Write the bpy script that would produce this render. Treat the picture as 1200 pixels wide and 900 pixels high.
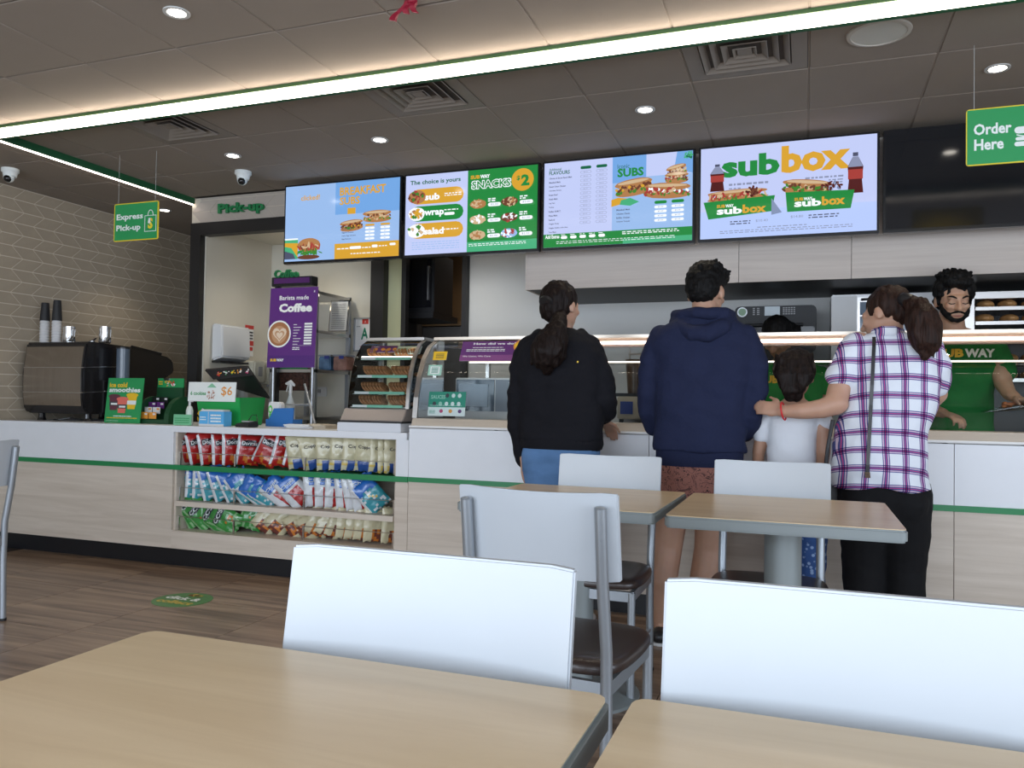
import bpy, math, random
from math import sin, cos, pi, radians as R_
from mathutils import Vector as V, Matrix, noise
from mathutils.bvhtree import BVHTree
random.seed(7)
sc = bpy.context.scene
for o in list(bpy.data.objects): bpy.data.objects.remove(o)
COL = sc.collection
# ---------------- camera
CH = 1.10; FPX = 940.76; YAW, PIT, ROL = 0.35055, 0.0227, 0.0158
Fv = V((-sin(YAW)*cos(PIT), cos(YAW)*cos(PIT), sin(PIT))); R0 = V((cos(YAW), sin(YAW), 0)); U0 = R0.cross(Fv)
Rv = cos(ROL)*R0 + sin(ROL)*U0; Uv = -sin(ROL)*R0 + cos(ROL)*U0
cam = bpy.data.objects.new('camera', bpy.data.cameras.new('camera')); COL.objects.link(cam)
cam.matrix_world = Matrix(((Rv.x, Uv.x, -Fv.x, 0), (Rv.y, Uv.y, -Fv.y, 0), (Rv.z, Uv.z, -Fv.z, CH), (0, 0, 0, 1)))
cam.data.sensor_width = 36; cam.data.lens = 36*FPX/1200; cam.data.clip_start = .02; sc.camera = cam
def ray(px, py): return Fv + Rv*(px-600)/FPX - Uv*(py-450)/FPX
def aY(px, py, Y): d = ray(px, py); return V((0, 0, CH)) + d*(Y/d.y)
def aX(px, py, X): d = ray(px, py); return V((0, 0, CH)) + d*(X/d.x)
def aZ(px, py, Z): d = ray(px, py); return V((0, 0, CH)) + d*((Z-CH)/d.z)
# ---------------- light and exposure
sc.view_settings.view_transform = 'Standard'; sc.view_settings.look = 'None'; sc.view_settings.gamma = 1
sc.view_settings.use_curve_mapping = False; sc.view_settings.exposure = 0.2
w = bpy.data.worlds.new('world'); sc.world = w; w.use_nodes = True
bg = w.node_tree.nodes['Background']; bg.inputs[0].default_value = (.62, .76, 1, 1); bg.inputs[1].default_value = 1.1
CEIL = 2.633
def area(name, loc, rot, sx, sy, power, col):
    l = bpy.data.lights.new(name, 'AREA'); l.shape = 'RECTANGLE'; l.size = sx; l.size_y = sy; l.energy = power; l.color = col
    o = bpy.data.objects.new(name, l); o.location = loc; o.rotation_euler = rot; COL.objects.link(o); return o
# daylight through the street windows behind the photographer
area('window_daylight', (-1.2, -2.45, 1.35), (R_(90), 0, 0), 7.2, 2.1, 212, (.80, .89, 1.0))
area('side_window_daylight', (3.35, 0.6, 1.4), (R_(90), 0, R_(90)), 3.6, 2.0, 70, (.80, .89, 1.0))
# ---------------- materials
MATS = {}
def _n(nt, t, **k):
    n = nt.nodes.new(t)
    for a, b in k.items(): setattr(n, a, b)
    return n
def mat(name, col, rough=.5, metal=0, spec=.5, noise_amt=0, nscale=(8, 8, 8), bump=0, bscale=40, emit=0, coat=0, sheen=0):
    if name in MATS: return MATS[name]
    m = bpy.data.materials.new(name); m.use_nodes = True; nt = m.node_tree; b = nt.nodes['Principled BSDF']
    c = (*col, 1) if len(col) == 3 else col
    b.inputs['Base Color'].default_value = c; b.inputs['Roughness'].default_value = rough; b.inputs['Metallic'].default_value = metal
    b.inputs['Specular IOR Level'].default_value = spec; b.inputs['Coat Weight'].default_value = coat; b.inputs['Sheen Weight'].default_value = sheen
    if emit: b.inputs['Emission Color'].default_value = c; b.inputs['Emission Strength'].default_value = emit
    tc = _n(nt, 'ShaderNodeTexCoord')
    if noise_amt:
        mp = _n(nt, 'ShaderNodeMapping'); mp.inputs['Scale'].default_value = nscale
        no = _n(nt, 'ShaderNodeTexNoise'); no.inputs['Scale'].default_value = 1; no.inputs['Detail'].default_value = 5
        nt.links.new(tc.outputs['Object'], mp.inputs[0]); nt.links.new(mp.outputs[0], no.inputs['Vector'])
        cr = _n(nt, 'ShaderNodeValToRGB'); e = cr.color_ramp.elements
        e[0].position = .3; e[1].position = .7
        e[0].color = (*[x*(1-noise_amt) for x in c[:3]], 1); e[1].color = (*[min(1, x*(1+noise_amt)) for x in c[:3]], 1)
        nt.links.new(no.outputs[0], cr.inputs[0]); nt.links.new(cr.outputs[0], b.inputs['Base Color'])
    if bump:
        no2 = _n(nt, 'ShaderNodeTexNoise'); no2.inputs['Scale'].default_value = bscale; no2.inputs['Detail'].default_value = 3
        bp = _n(nt, 'ShaderNodeBump'); bp.inputs['Strength'].default_value = bump; bp.inputs['Distance'].default_value = .01
        nt.links.new(tc.outputs['Object'], no2.inputs['Vector']); nt.links.new(no2.outputs[0], bp.inputs['Height']); nt.links.new(bp.outputs[0], b.inputs['Normal'])
    MATS[name] = m; return m
def emi(name, col, s):
    if name in MATS: return MATS[name]
    m = bpy.data.materials.new(name); m.use_nodes = True; nt = m.node_tree; nt.nodes.clear()
    e = _n(nt, 'ShaderNodeEmission'); e.inputs[0].default_value = (*col, 1); e.inputs[1].default_value = s
    o = _n(nt, 'ShaderNodeOutputMaterial'); nt.links.new(e.outputs[0], o.inputs[0]); MATS[name] = m; return m
def scr(name, col, s=1.0):   # a lit display with a glossy front
    if name in MATS: return MATS[name]
    m = mat(name, (.01, .01, .01), .12, 0, .5); b = m.node_tree.nodes['Principled BSDF']
    b.inputs['Emission Color'].default_value = (*col, 1); b.inputs['Emission Strength'].default_value = s; return m
def glassm(name, tint=(.93, .97, .96), f=.06):
    m = bpy.data.materials.new(name); m.use_nodes = True; nt = m.node_tree; nt.nodes.clear()
    t = _n(nt, 'ShaderNodeBsdfTransparent'); t.inputs[0].default_value = (*tint, 1)
    g = _n(nt, 'ShaderNodeBsdfGlossy'); g.inputs['Roughness'].default_value = .02
    lw = _n(nt, 'ShaderNodeFresnel'); lw.inputs[0].default_value = 1.45
    mx = _n(nt, 'ShaderNodeMixShader'); o = _n(nt, 'ShaderNodeOutputMaterial')
    nt.links.new(lw.outputs[0], mx.inputs[0]); nt.links.new(t.outputs[0], mx.inputs[1]); nt.links.new(g.outputs[0], mx.inputs[2]); nt.links.new(mx.outputs[0], o.inputs[0])
    MATS[name] = m; return m
def wood(name, c1, c2, scale=(1, 14, 14), rough=.45, fine=1.0, lo=.35, hi=.65, coat=0):
    m = bpy.data.materials.new(name); m.use_nodes = True; nt = m.node_tree; b = nt.nodes['Principled BSDF']
    tc = _n(nt, 'ShaderNodeTexCoord'); mp = _n(nt, 'ShaderNodeMapping'); mp.inputs['Scale'].default_value = scale
    oi = _n(nt, 'ShaderNodeObjectInfo'); vm = _n(nt, 'ShaderNodeVectorMath', operation='SCALE'); cmb = _n(nt, 'ShaderNodeCombineXYZ')
    for i in range(3): nt.links.new(oi.outputs['Random'], cmb.inputs[i])
    vm.inputs['Scale'].default_value = 37
    ad = _n(nt, 'ShaderNodeVectorMath', operation='ADD')
    nt.links.new(cmb.outputs[0], vm.inputs[0]); nt.links.new(tc.outputs['Object'], mp.inputs[0]); nt.links.new(mp.outputs[0], ad.inputs[0]); nt.links.new(vm.outputs[0], ad.inputs[1])
    no = _n(nt, 'ShaderNodeTexNoise'); no.inputs['Scale'].default_value = 1; no.inputs['Detail'].default_value = 8; no.inputs['Roughness'].default_value = .62; no.inputs['Distortion'].default_value = .6
    cr = _n(nt, 'ShaderNodeValToRGB'); e = cr.color_ramp.elements; e[0].position = lo; e[1].position = hi; e[0].color = (*c1, 1); e[1].color = (*c2, 1)
    nt.links.new(ad.outputs[0], no.inputs['Vector']); nt.links.new(no.outputs[0], cr.inputs[0]); nt.links.new(cr.outputs[0], b.inputs['Base Color'])
    b.inputs['Roughness'].default_value = rough; b.inputs['Coat Weight'].default_value = coat; b.inputs['Coat Roughness'].default_value = .25
    MATS[name] = m; return m
# ---------------- mesh builder
TXT = {}
def text_mesh(s, bold):
    k = (s, bold)
    if k not in TXT:
        cu = bpy.data.curves.new('t', 'FONT'); cu.body = s; cu.size = 1; cu.resolution_u = 2; cu.offset = bold
        cu.fill_mode = 'FRONT'; o = bpy.data.objects.new('t', cu)
        me = o.to_mesh(); vs = [v.co.copy() for v in me.vertices]; fs = [tuple(p.vertices) for p in me.polygons]
        o.to_mesh_clear(); bpy.data.objects.remove(o); bpy.data.curves.remove(cu)
        x0 = min(v.x for v in vs); x1 = max(v.x for v in vs); y0 = min(v.y for v in vs); y1 = max(v.y for v in vs)
        TXT[k] = (vs, fs, x0, x1, y0, y1)
    return TXT[k]
class MB:
    def __init__(s): s.v = []; s.f = []; s.m = []; s.ci = 0
    def add(s, vs, fs):
        n = len(s.v); s.v += [V(q) for q in vs]; s.f += [tuple(i+n for i in f) for f in fs]; s.m += [s.ci]*len(fs); return s
    def mi(s, i): s.ci = i; return s
    def box(s, x0, x1, y0, y1, z0, z1, M=None):
        vs = [V((x, y, z)) for z in (z0, z1) for y in (y0, y1) for x in (x0, x1)]
        if M: vs = [M @ q for q in vs]
        return s.add(vs, [(0, 2, 3, 1), (4, 5, 7, 6), (0, 1, 5, 4), (2, 6, 7, 3), (0, 4, 6, 2), (1, 3, 7, 5)])
    def rbox(s, x0, x1, y0, y1, z0, z1, r=.01, M=None, ax='z', n=3):   # box with rounded corners about one axis
        pts = []
        if ax == 'z': A, B, C_ = (x0, x1), (y0, y1), (z0, z1)
        elif ax == 'y': A, B, C_ = (x0, x1), (z0, z1), (y0, y1)
        else: A, B, C_ = (y0, y1), (z0, z1), (x0, x1)
        for cx, cy, a0 in ((A[1]-r, B[1]-r, 0), (A[0]+r, B[1]-r, 90), (A[0]+r, B[0]+r, 180), (A[1]-r, B[0]+r, 270)):
            for k in range(n+1): a = R_(a0+90*k/n); pts.append((cx+r*cos(a), cy+r*sin(a)))
        N = len(pts); vs = []
        for c in C_:
            for a, b in pts:
                vs.append(V({'z': (a, b, c), 'y': (a, c, b), 'x': (c, a, b)}[ax]))
        if M: vs = [M @ q for q in vs]
        return s.add(vs, [tuple(range(N)), tuple(range(2*N-1, N-1, -1))]+[(i, i+N, (i+1) % N+N, (i+1) % N) for i in range(N)])
    def loft(s, rings, cap=True, closed=True):
        n = len(s.v); N = len(rings[0])
        for r in rings: s.v += [V(q) for q in r]
        K = N if closed else N-1
        for i in range(len(rings)-1):
            for j in range(K):
                s.f.append((n+i*N+j, n+i*N+(j+1) % N, n+(i+1)*N+(j+1) % N, n+(i+1)*N+j)); s.m.append(s.ci)
        if cap: s.f += [tuple(n+j for j in range(N-1, -1, -1)), tuple(n+(len(rings)-1)*N+j for j in range(N))]; s.m += [s.ci]*2
        return s
    def tube(s, pts, rad, n=10, side=None, round_=False, cap=True):
        pts = [V(p) for p in pts]; L = len(pts)
        rad = [rad]*L if not isinstance(rad, (list, tuple)) else list(rad)
        rad = [(r, r) if not isinstance(r, (tuple, list)) else r for r in rad]
        tans = [(pts[min(i+1, L-1)]-pts[max(i-1, 0)]).normalized() for i in range(L)]
        sd = V(side) if side else (V((1, 0, 0)) if abs(tans[0].x) < .8 else V((0, 0, 1)))
        rings = []
        def ring(c, t, sd, a, b):
            x = (sd-t*sd.dot(t)).normalized(); y = t.cross(x)
            return [c+x*a*cos(2*pi*k/n)+y*b*sin(2*pi*k/n) for k in range(n)], x
        if round_:
            for q in (80, 55, 28):
                a = R_(q); r = rad[0]; rings.append(ring(pts[0]-tans[0]*min(r)*sin(a), tans[0], sd, r[0]*cos(a), r[1]*cos(a))[0])
        for i in range(L):
            rg, x = ring(pts[i], tans[i], sd, *rad[i]); rings.append(rg)
            if not side: sd = x
        if round_:
            for q in (28, 55, 80):
                a = R_(q); r = rad[-1]; rings.append(ring(pts[-1]+tans[-1]*min(r)*sin(a), tans[-1], sd, r[0]*cos(a), r[1]*cos(a))[0])
        return s.loft(rings, cap)
    def ell(s, c, r, M=None, n=16, m=10):
        c = V(c); rings = []
        for i in range(1, m):
            a = pi*i/m; rings.append([V((r[0]*sin(a)*cos(2*pi*k/n), r[1]*sin(a)*sin(2*pi*k/n), -r[2]*cos(a))) for k in range(n)])
        if M: rings = [[M @ q for q in rg] for rg in rings]
        rings = [[q+c for q in rg] for rg in rings]
        return s.loft(rings)
    def lathe(s, c, prof, n=20, cap=True):
        c = V(c); return s.loft([[c+V((r*cos(2*pi*k/n), r*sin(2*pi*k/n), z)) for k in range(n)] for r, z in prof], cap)
    def quad(s, a, b, c, d): return s.add([a, b, c, d], [(0, 1, 2, 3)])
    def build(s, name, mats, parent=None, smooth=False, bevel=0, kind=None, label=None, angle=40, bseg=2):
        me = bpy.data.meshes.new(name); off = wl(parent) if parent else V((0, 0, 0))
        me.from_pydata([v-off for v in s.v], [], s.f)
        if not isinstance(mats, (list, tuple)): mats = [mats]
        for m in mats: me.materials.append(m)
        if len(mats) > 1: me.polygons.foreach_set('material_index', s.m)
        me.update()
        import bmesh
        b = bmesh.new(); b.from_mesh(me); bmesh.ops.recalc_face_normals(b, faces=b.faces)
        if bevel:
            es = [e for e in b.edges if len(e.link_faces) == 2 and e.calc_face_angle(0) > R_(35)]
            bmesh.ops.bevel(b, geom=es, offset=bevel, segments=bseg, affect='EDGES', clamp_overlap=True)
        b.to_mesh(me); b.free()
        if smooth or bevel:
            me.polygons.foreach_set('use_smooth', [True]*len(me.polygons))
            me.set_sharp_from_angle(angle=R_(angle))
        o = bpy.data.objects.new(name, me); COL.objects.link(o)
        if parent: o.parent = parent
        if kind: o['kind'] = kind
        if label: o['label'] = label
        return o
def wl(o):
    q = V((0, 0, 0))
    while o: q = q+o.location; o = o.parent
    return q
def empty(name, loc, label=None, cat=None, group=None, kind=None):
    o = bpy.data.objects.new(name, None); o.empty_display_size = .05; o.location = loc; COL.objects.link(o); return tag(o, label, cat, group, kind)
def tag(o, label=None, cat=None, group=None, kind=None):
    for k, x in (('label', label), ('category', cat), ('group', group), ('kind', kind)):
        if x: o[k] = x
    return o
def copy_tree(o, parent=None):
    c = o.copy(); COL.objects.link(c)
    if parent: c.parent = parent
    for ch in list(o.children): copy_tree(ch, c)
    return c
class Panel:   # flat print: a plane with right/up vectors, drawn in 0..W, 0..H metres
    def __init__(s, o, r, u, W, H):
        s.o = V(o); s.r = V(r).normalized(); s.u = V(u).normalized(); s.n = s.r.cross(s.u); s.W = W; s.H = H; s.mb = MB(); s.mats = []; s.k = 0
    def _m(s, m):
        if m not in s.mats: s.mats.append(m)
        s.mb.mi(s.mats.index(m)); s.k += 1
    def p(s, x, y): return s.o+s.r*(x*s.W)+s.u*(y*s.H)+s.n*(.0004+.00006*s.k)
    def rect(s, x0, y0, x1, y1, m): s._m(m); s.mb.quad(s.p(x0, y0), s.p(x1, y0), s.p(x1, y1), s.p(x0, y1)); return s
    def poly(s, pts, m): s._m(m); s.mb.add([s.p(*q) for q in pts], [tuple(range(len(pts)))]); return s
    def ell(s, x, y, rx, ry, m, n=20, rot=0, jit=0):
        s._m(m); a = s.W/s.H; pts = []
        for k in range(n):
            t = 2*pi*k/n; j = 1+random.uniform(-jit, jit); dx = rx*s.W*cos(t)*j; dy = ry*s.H*sin(t)*j
            pts.append(s.p(x+(dx*cos(rot)-dy*sin(rot))/s.W, y+(dx*sin(rot)+dy*cos(rot))/s.H))
        s.mb.add(pts, [tuple(range(n))]); return s
    def pill(s, x0, y0, x1, y1, m, n=6):
        r = (y1-y0)/2; rx = r*s.H/s.W; pts = []
        for k in range(n+1): t = -pi/2+pi*k/n; pts.append((x1-rx+rx*cos(t), (y0+y1)/2+r*sin(t)))
        for k in range(n+1): t = pi/2+pi*k/n; pts.append((x0+rx+rx*cos(t), (y0+y1)/2+r*sin(t)))
        return s.poly(pts, m)
    def text(s, t, x0, y0, x1, y1, m, bold=.0, fit=True):
        s._m(m); vs, fs, a0, a1, b0, b1 = text_mesh(t, bold)
        kx = (x1-x0)/(a1-a0); ky = (y1-y0)/(b1-b0)
        s.mb.add([s.p(x0+(q.x-a0)*kx, y0+(q.y-b0)*ky) for q in vs], fs); return s
    def lines(s, x0, y0, x1, y1, n, m, fill=.45):   # rows of small print too fine to read
        dy = (y1-y0)/n
        for i in range(n):
            y = y0+i*dy; x = x0
            while x < x1-.005:
                w_ = random.uniform(.015, .05)*.6/max(s.W, .3); e = min(x+w_, x1)
                s.rect(x, y, e, y+dy*fill, m); x = e+.008
        return s
    def build(s, name, parent, label=None): return s.mb.build(name, s.mats, parent, label=label)
# ================= shared materials
WHITE = mat('white_laminate', (.78, .80, .83), .35, noise_amt=.015)
CREAM = mat('cream_wall', (.62, .58, .49), .7, noise_amt=.02, nscale=(2, 2, 2))
WWALL = mat('white_wall', (.66, .66, .64), .6, noise_amt=.02, nscale=(2, 2, 2))
BLACK = mat('black_paint', (.012, .011, .011), .5)
BLKP = mat('black_plastic', (.015, .015, .017), .35)
GREEN = mat('green_edge', (.012, .22, .07), .4)
DGREEN = mat('dark_green', (.01, .10, .035), .6)
SILV = mat('silver_tube', (.40, .42, .45), .38, .75)
CHROME = mat('chrome', (.75, .75, .75), .12, 1)
STEEL = mat('brushed_steel', (.58, .56, .54), .28, 1, noise_amt=.05, nscale=(3, 60, 60))
TIMB = wood('pale_timber', (.56, .48, .395), (.67, .59, .50), (1.2, 22, 22), .5)
BULK = wood('grey_timber', (.53, .46, .41), (.62, .55, .49), (.8, 25, 25), .55)
BEECH = wood('beech_top', (.63, .46, .26), (.76, .59, .37), (1.2, 12, 12), .32, lo=.3, hi=.7, coat=.15)
FLOORM = wood('floor_wood', (.13, .08, .052), (.36, .25, .17), (1.0, 17, 17), .3, lo=.36, hi=.66)
EDGE = mat('grey_table_edge', (.24, .27, .27), .4)
CTILE = mat('ceiling_board', (.30, .252, .207), .9, bump=.15, bscale=300, noise_amt=.03, nscale=(3, 3, 3))
CGAP = mat('ceiling_gap', (.10, .085, .075), .9)
GREY = mat('grey_plastic', (.33, .33, .34), .45)
PAPER = mat('paper_white', (.85, .85, .85), .7)
# ================= structure
def struct(mb, name, m, **k): return mb.build(name, m, kind='structure', **k)
fl = struct(MB().box(-5.6, 3.5, -2.6, 7.4, -.12, -.006), 'floor', mat('grout_dark', (.05, .035, .025), .8))
tl = None
for i in range(-3, 15):
    for j in range(-5, 8):
        x0 = -2.53+.6725*(i-5); y0 = 2.848+.6725*(j-3)
        if x0+.67 > 3.5 or x0 < -5.62 or y0 > 4.2: continue
        if tl is None: tl = MB().box(.0015, .671, .0015, .671, -.006, 0).build('floor_tile', FLOORM, fl); o = tl
        else: o = tl.copy(); COL.objects.link(o)
        o.location = (x0, y0, 0)
# ceiling slab and boards
ce = struct(MB().box(-5.6, 3.5, -2.6, 7.4, CEIL+.012, CEIL+.1), 'ceiling', CGAP)
tl = None
GX, GY = .5229, .5345
VENTS = []
for i in range(-4, 13):
    for j in range(-6, 3):
        x0 = -3.656+GX*i; y0 = 3.838+GY*(j-1); g = .0045
        if y0+GY > 5.0: continue
        if x0 < -5.5:
            o = MB().box(-5.5, x0+GX-g, y0+g, y0+GY-g, CEIL, CEIL+.012).build('ceiling_board', CTILE, ce); continue
        if (i, j) in ((0, 0), (3, 0), (6, 0), (4, -2)): VENTS.append((x0, y0)); continue
        if tl is None: tl = MB().box(g, GX-g, g, GY-g, 0, .012).build('ceiling_board', CTILE, ce, bevel=.002, bseg=1); o = tl
        else: o = tl.copy(); COL.objects.link(o)
        o.location = (x0, y0, CEIL)
MB().box(-5.5, 3.5, -2.6, .63, CEIL, CEIL+.012).build('ceiling_margin', CTILE, ce)
MB().box(-5.5, -4.46, 4.91, 6.3, CEIL, CEIL+.012).build('ceiling_margin', CTILE, ce)
MB().box(-1.7, 3.5, 4.91, 6.0, CEIL, CEIL+.012).build('ceiling_margin', CTILE, ce)
# grid bars of the suspended ceiling
gb = MB()
for i in range(-3, 14): gb.box(-3.656+GX*i-.004, -3.656+GX*i+.004, .63, 4.90, CEIL+.003, CEIL+.0125)
gb.build('ceiling_grid', CTILE, ce)
VM = mat('vent_metal', (.26, .225, .19), .6)
VD = mat('vent_dark', (.015, .013, .012), .9)
vl = ['square ceiling vent nearest the express pick-up sign', 'square ceiling vent above the second menu screen', 'square ceiling vent beside the round ceiling speaker', 'square ceiling vent with a red ribbon hanging in front']
for k, (x0, y0) in enumerate(sorted(VENTS, key=lambda q: (q[1] < 3, q[0]))):
    v = empty('ceiling_vent', (x0+GX/2, y0+GY/2, CEIL), vl[k], 'vent')
    cx, cy = x0+GX/2, y0+GY/2
    b = MB(); s0 = GX/2-.006; s1 = .19
    for sx, sy, ex, ey in ((-s0, -s0, s0, -s1), (-s0, s1, s0, s0), (-s0, -s1, -s1, s1), (s1, -s1, s0, s1)): b.box(cx+sx, cx+ex, cy+sy, cy+ey, CEIL, CEIL+.01)
    b.build('frame', VM, v); MB().box(cx-.2, cx+.2, cy-.2, cy+.2, CEIL+.03, CEIL+.035).build('duct_back', VD, v)
    for q in range(4):
        a = .185-.045*q; rings = []
        for rr, zz in ((a, -.004), (a-.034, .022), (a-.036, .020), (a-.002, -.008)):
            rings.append([(cx-rr, cy-rr, CEIL+zz), (cx+rr, cy-rr, CEIL+zz), (cx+rr, cy+rr, CEIL+zz), (cx-rr, cy+rr, CEIL+zz)])
        MB().loft(rings+[rings[0]], cap=False).build('louvre', VM, v)
    MB().box(cx-.03, cx+.03, cy-.03, cy+.03, CEIL-.004, CEIL).build('centre_plate', VM, v)
# walls
TILEM = mat('wall_tile', (.40, .335, .25), .45, noise_amt=.06, nscale=(9, 9, 9), bump=.05, bscale=120)
GROUT = mat('grout_pale', (.66, .60, .49), .8)
wlft = struct(MB().box(-5.62, -5.512, -2.6, 6.3, 0, CEIL+.05), 'wall_left', GROUT)
TL, TH = .172, .0866
tl2 = {}
def rhomb(d):
    g = .0032; h = TH-2*g; o_ = TH*d
    p0 = (g, g); p1 = (TL-g, g)
    vs = []
    for x in (0, .0014):
        for (a, b) in ((g, g), (TL-g, g), (TL-g+o_, TH-g), (g+o_, TH-g)): vs.append((x, a, b))
    return MB().add(vs, [(0, 3, 2, 1), (4, 5, 6, 7), (0, 1, 5, 4), (1, 2, 6, 5), (2, 3, 7, 6), (3, 0, 4, 7)])
for r in range(20):
    d = 1 if r % 2 else -1
    for c in range(13):
        if d not in tl2: o = rhomb(d).build('wall_tile', TILEM, wlft); tl2[d] = o
        else: o = tl2[d].copy(); COL.objects.link(o)
        y = 3.93+TL*c+(0 if d == 1 else TH); o.location = (-5.512, y, .90+TH*r)
tf = MB()
for r in range(20):
    d = 1 if r % 2 else -1
    for c in range(-30, 0):
        m_ = rhomb(d); off = V((-5.512, 3.93+TL*c+(0 if d == 1 else TH), .90+TH*r)); tf.add([q+off for q in m_.v], m_.f)
tf.build('wall_tile_field', TILEM, wlft, kind='stuff')
MB().box(-5.512, -5.508, -2.6, 6.2, 0, .898).build('plain_wall_face', TILEM, wlft)
struct(MB().box(-5.5, -4.46, 6.24, 6.3, 0, CEIL), 'wall_passage', mat('passage_wall', (.12, .115, .09), .8))
struct(MB().box(-4.45, -4.36, 4.99, 5.9, 0, 2.45), 'wall_nook', CREAM)
struct(MB().box(-4.45, -3.30, 5.80, 5.88, 0, CEIL), 'wall_nook_back', mat('nook_back_paint', (.66, .63, .54), .65))
struct(MB().box(-3.30, -2.55, 5.80, 5.88, 2.42, CEIL).box(-2.55, 3.5, 5.80, 5.88, 0, CEIL), 'wall_back', WWALL)
struct(MB().box(-4.36, -1.7, 5.02, 5.80, 2.43, 2.46), 'ceiling_nook', CREAM)
# black portal round the pick-up nook
struct(MB().box(-4.465, -4.372, 4.935, 5.0, 0, 2.44), 'trim_1', BLACK)
struct(MB().box(-4.372, -1.7, 4.935, 5.02, 2.345, 2.44), 'trim_2', BLACK)
fa = struct(MB().box(-4.465, -1.70, 4.947, 5.02, 2.44, CEIL), 'wall_fascia', GROUT)
FT = mat('fascia_tile', (.50, .44, .38), .5, noise_amt=.04)
mbx = {}
for r in range(3):
    d = 1 if r % 2 else -1
    for c in range(7):
        z0 = 2.44+TH*r; x0 = -4.465+TL*c+(0 if d == 1 else TH); h = min(TH, CEIL-z0)
        if h < .01: continue
        g = .0022; k = (h-g)/TH; vs = []
        xs = [(g, g), (TL-g, g), (TL-g+TH*d*k, h-g), (g+TH*d*k, h-g)]
        xs = [(max(a+x0, -4.465)-x0, b) for a, b in xs]
        for y in (4.9465, 4.9445): vs += [(a+x0, y, b+z0) for a, b in xs]
        MB().add(vs, [(0, 3, 2, 1), (4, 5, 6, 7), (0, 1, 5, 4), (1, 2, 6, 5), (2, 3, 7, 6), (3, 0, 4, 7)]).build('fascia_tile', FT, fa)
# "Pick-up" letters on the fascia
pk = empty('pickup_lettering', (-3.9, 4.94, 2.5), 'green raised letters reading Pick-up on the tiled fascia', 'lettering')
def solid_text(s, p0, W, H, mats, parent, name, depth=.012, bold=.03, r=(1, 0, 0), u=(0, 0, 1)):
    vs, fs, a0, a1, b0, b1 = text_mesh(s, bold); r = V(r); u = V(u); n = r.cross(u); p0 = V(p0); k = MB(); N = len(vs)
    P = [p0+r*((q.x-a0)/(a1-a0)*W)+u*((q.y-b0)/(b1-b0)*H) for q in vs]
    k.add([q+n*depth for q in P]+P, fs)
    ed = {}
    for f in fs:
        for i in range(len(f)):
            e = (f[i], f[(i+1) % len(f)]); ed[e] = 1
    for (a, b) in ed:
        if (b, a) not in ed: k.f.append((a+0, b+0, b+N, a+N)); k.m.append(0)
    return k.build(name, mats, parent)
a_ = aY(257, 254, 4.94); b_ = aY(311, 236, 4.94)
solid_text('Pick-up', (a_.x, 4.938, 2.475), b_.x-a_.x, .095, GREEN, pk, 'letters', .02, .035)
# timber bulkhead over the serving line
bk = struct(MB().box(-1.712, 3.4, 4.955, 5.80, 1.84, CEIL), 'wall_bulkhead', BLACK)
for x0, x1 in ((-1.713, -.38), (-.377, .24), (.243, 1.7), (1.703, 3.4)): MB().box(x0, x1, 4.94, 4.955, 1.835, 2.63).build('timber_panel', BULK, bk)
MB().box(-1.725, -1.712, 4.94, 5.8, 1.835, 2.63).build('end_panel', BULK, bk)
# back room seen through the doorway
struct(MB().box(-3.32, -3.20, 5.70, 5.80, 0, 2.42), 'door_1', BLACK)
struct(MB().box(-3.20, -3.06, 5.78, 5.82, 0, 2.42), 'trim_3', mat('lime_cream_board', (.60, .60, .36), .6))
struct(MB().box(-3.06, -3.02, 5.74, 5.80, 0, 2.42).box(-2.53, -2.49, 5.74, 5.80, 0, 2.42), 'trim_4', BLACK)
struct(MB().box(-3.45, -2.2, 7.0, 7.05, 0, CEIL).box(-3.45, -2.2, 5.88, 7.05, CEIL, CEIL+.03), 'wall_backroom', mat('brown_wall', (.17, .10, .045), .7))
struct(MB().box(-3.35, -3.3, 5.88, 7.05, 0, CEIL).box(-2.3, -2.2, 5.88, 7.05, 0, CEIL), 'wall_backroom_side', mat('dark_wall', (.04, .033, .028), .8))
# right and rear walls with the street windows
struct(MB().box(3.4, 3.5, -2.6, 6, 0, .5).box(3.4, 3.5, -2.6, 6, 2.45, CEIL).box(3.4, 3.5, 2.5, 6, .5, 2.45).box(3.4, 3.5, -2.6, -1.3, .5, 2.45), 'wall_right', WWALL)
struct(MB().box(-5.6, 3.5, -2.6, -2.5, 0, .25).box(-5.6, 3.5, -2.6, -2.5, 2.45, CEIL).box(-5.6, -4.9, -2.6, -2.5, .25, 2.45).box(2.6, 3.5, -2.6, -2.5, .25, 2.45), 'wall_rear', WWALL)
wf = MB()
for x in (-4.9, -2.4, .1, 2.55): wf.box(x, x+.05, -2.58, -2.52, .25, 2.45)
struct(wf, 'window_1', BLACK)
# ---------------- green light fascia hanging under the ceiling
LEDM = emi('led_white', (1, .88, .74), 13)
ld = empty('led_light_strip', (-1.2, 3.28, CEIL), 'long white LED strip with green top edge running across the ceiling', 'light strip')
MB().box(-4.44, 2.4, 3.254, 3.30, CEIL-.017, CEIL).build('green_edge', mat('strip_green', (.05, .12, .035), .5), ld)
MB().box(-4.44, 2.4, 3.272, 3.30, CEIL-.068, CEIL-.014).build('housing', DGREEN, ld)
MB().box(-4.44, 2.4, 3.262, 3.272, CEIL-.068, CEIL-.017).build('diffuser', LEDM, ld)
l2 = empty('led_light_strip', (-4.43, 4.1, CEIL), 'thin LED strip under a dark green fascia running toward the pick-up nook', 'light strip')
MB().box(-4.445, -4.430, 3.26, 4.935, CEIL-.045, CEIL).build('fascia_board', DGREEN, l2)
MB().box(-4.462, -4.446, 3.26, 4.935, CEIL-.050, CEIL-.032).build('diffuser', emi('led_white_dim', (1, .86, .78), 7), l2)
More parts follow.
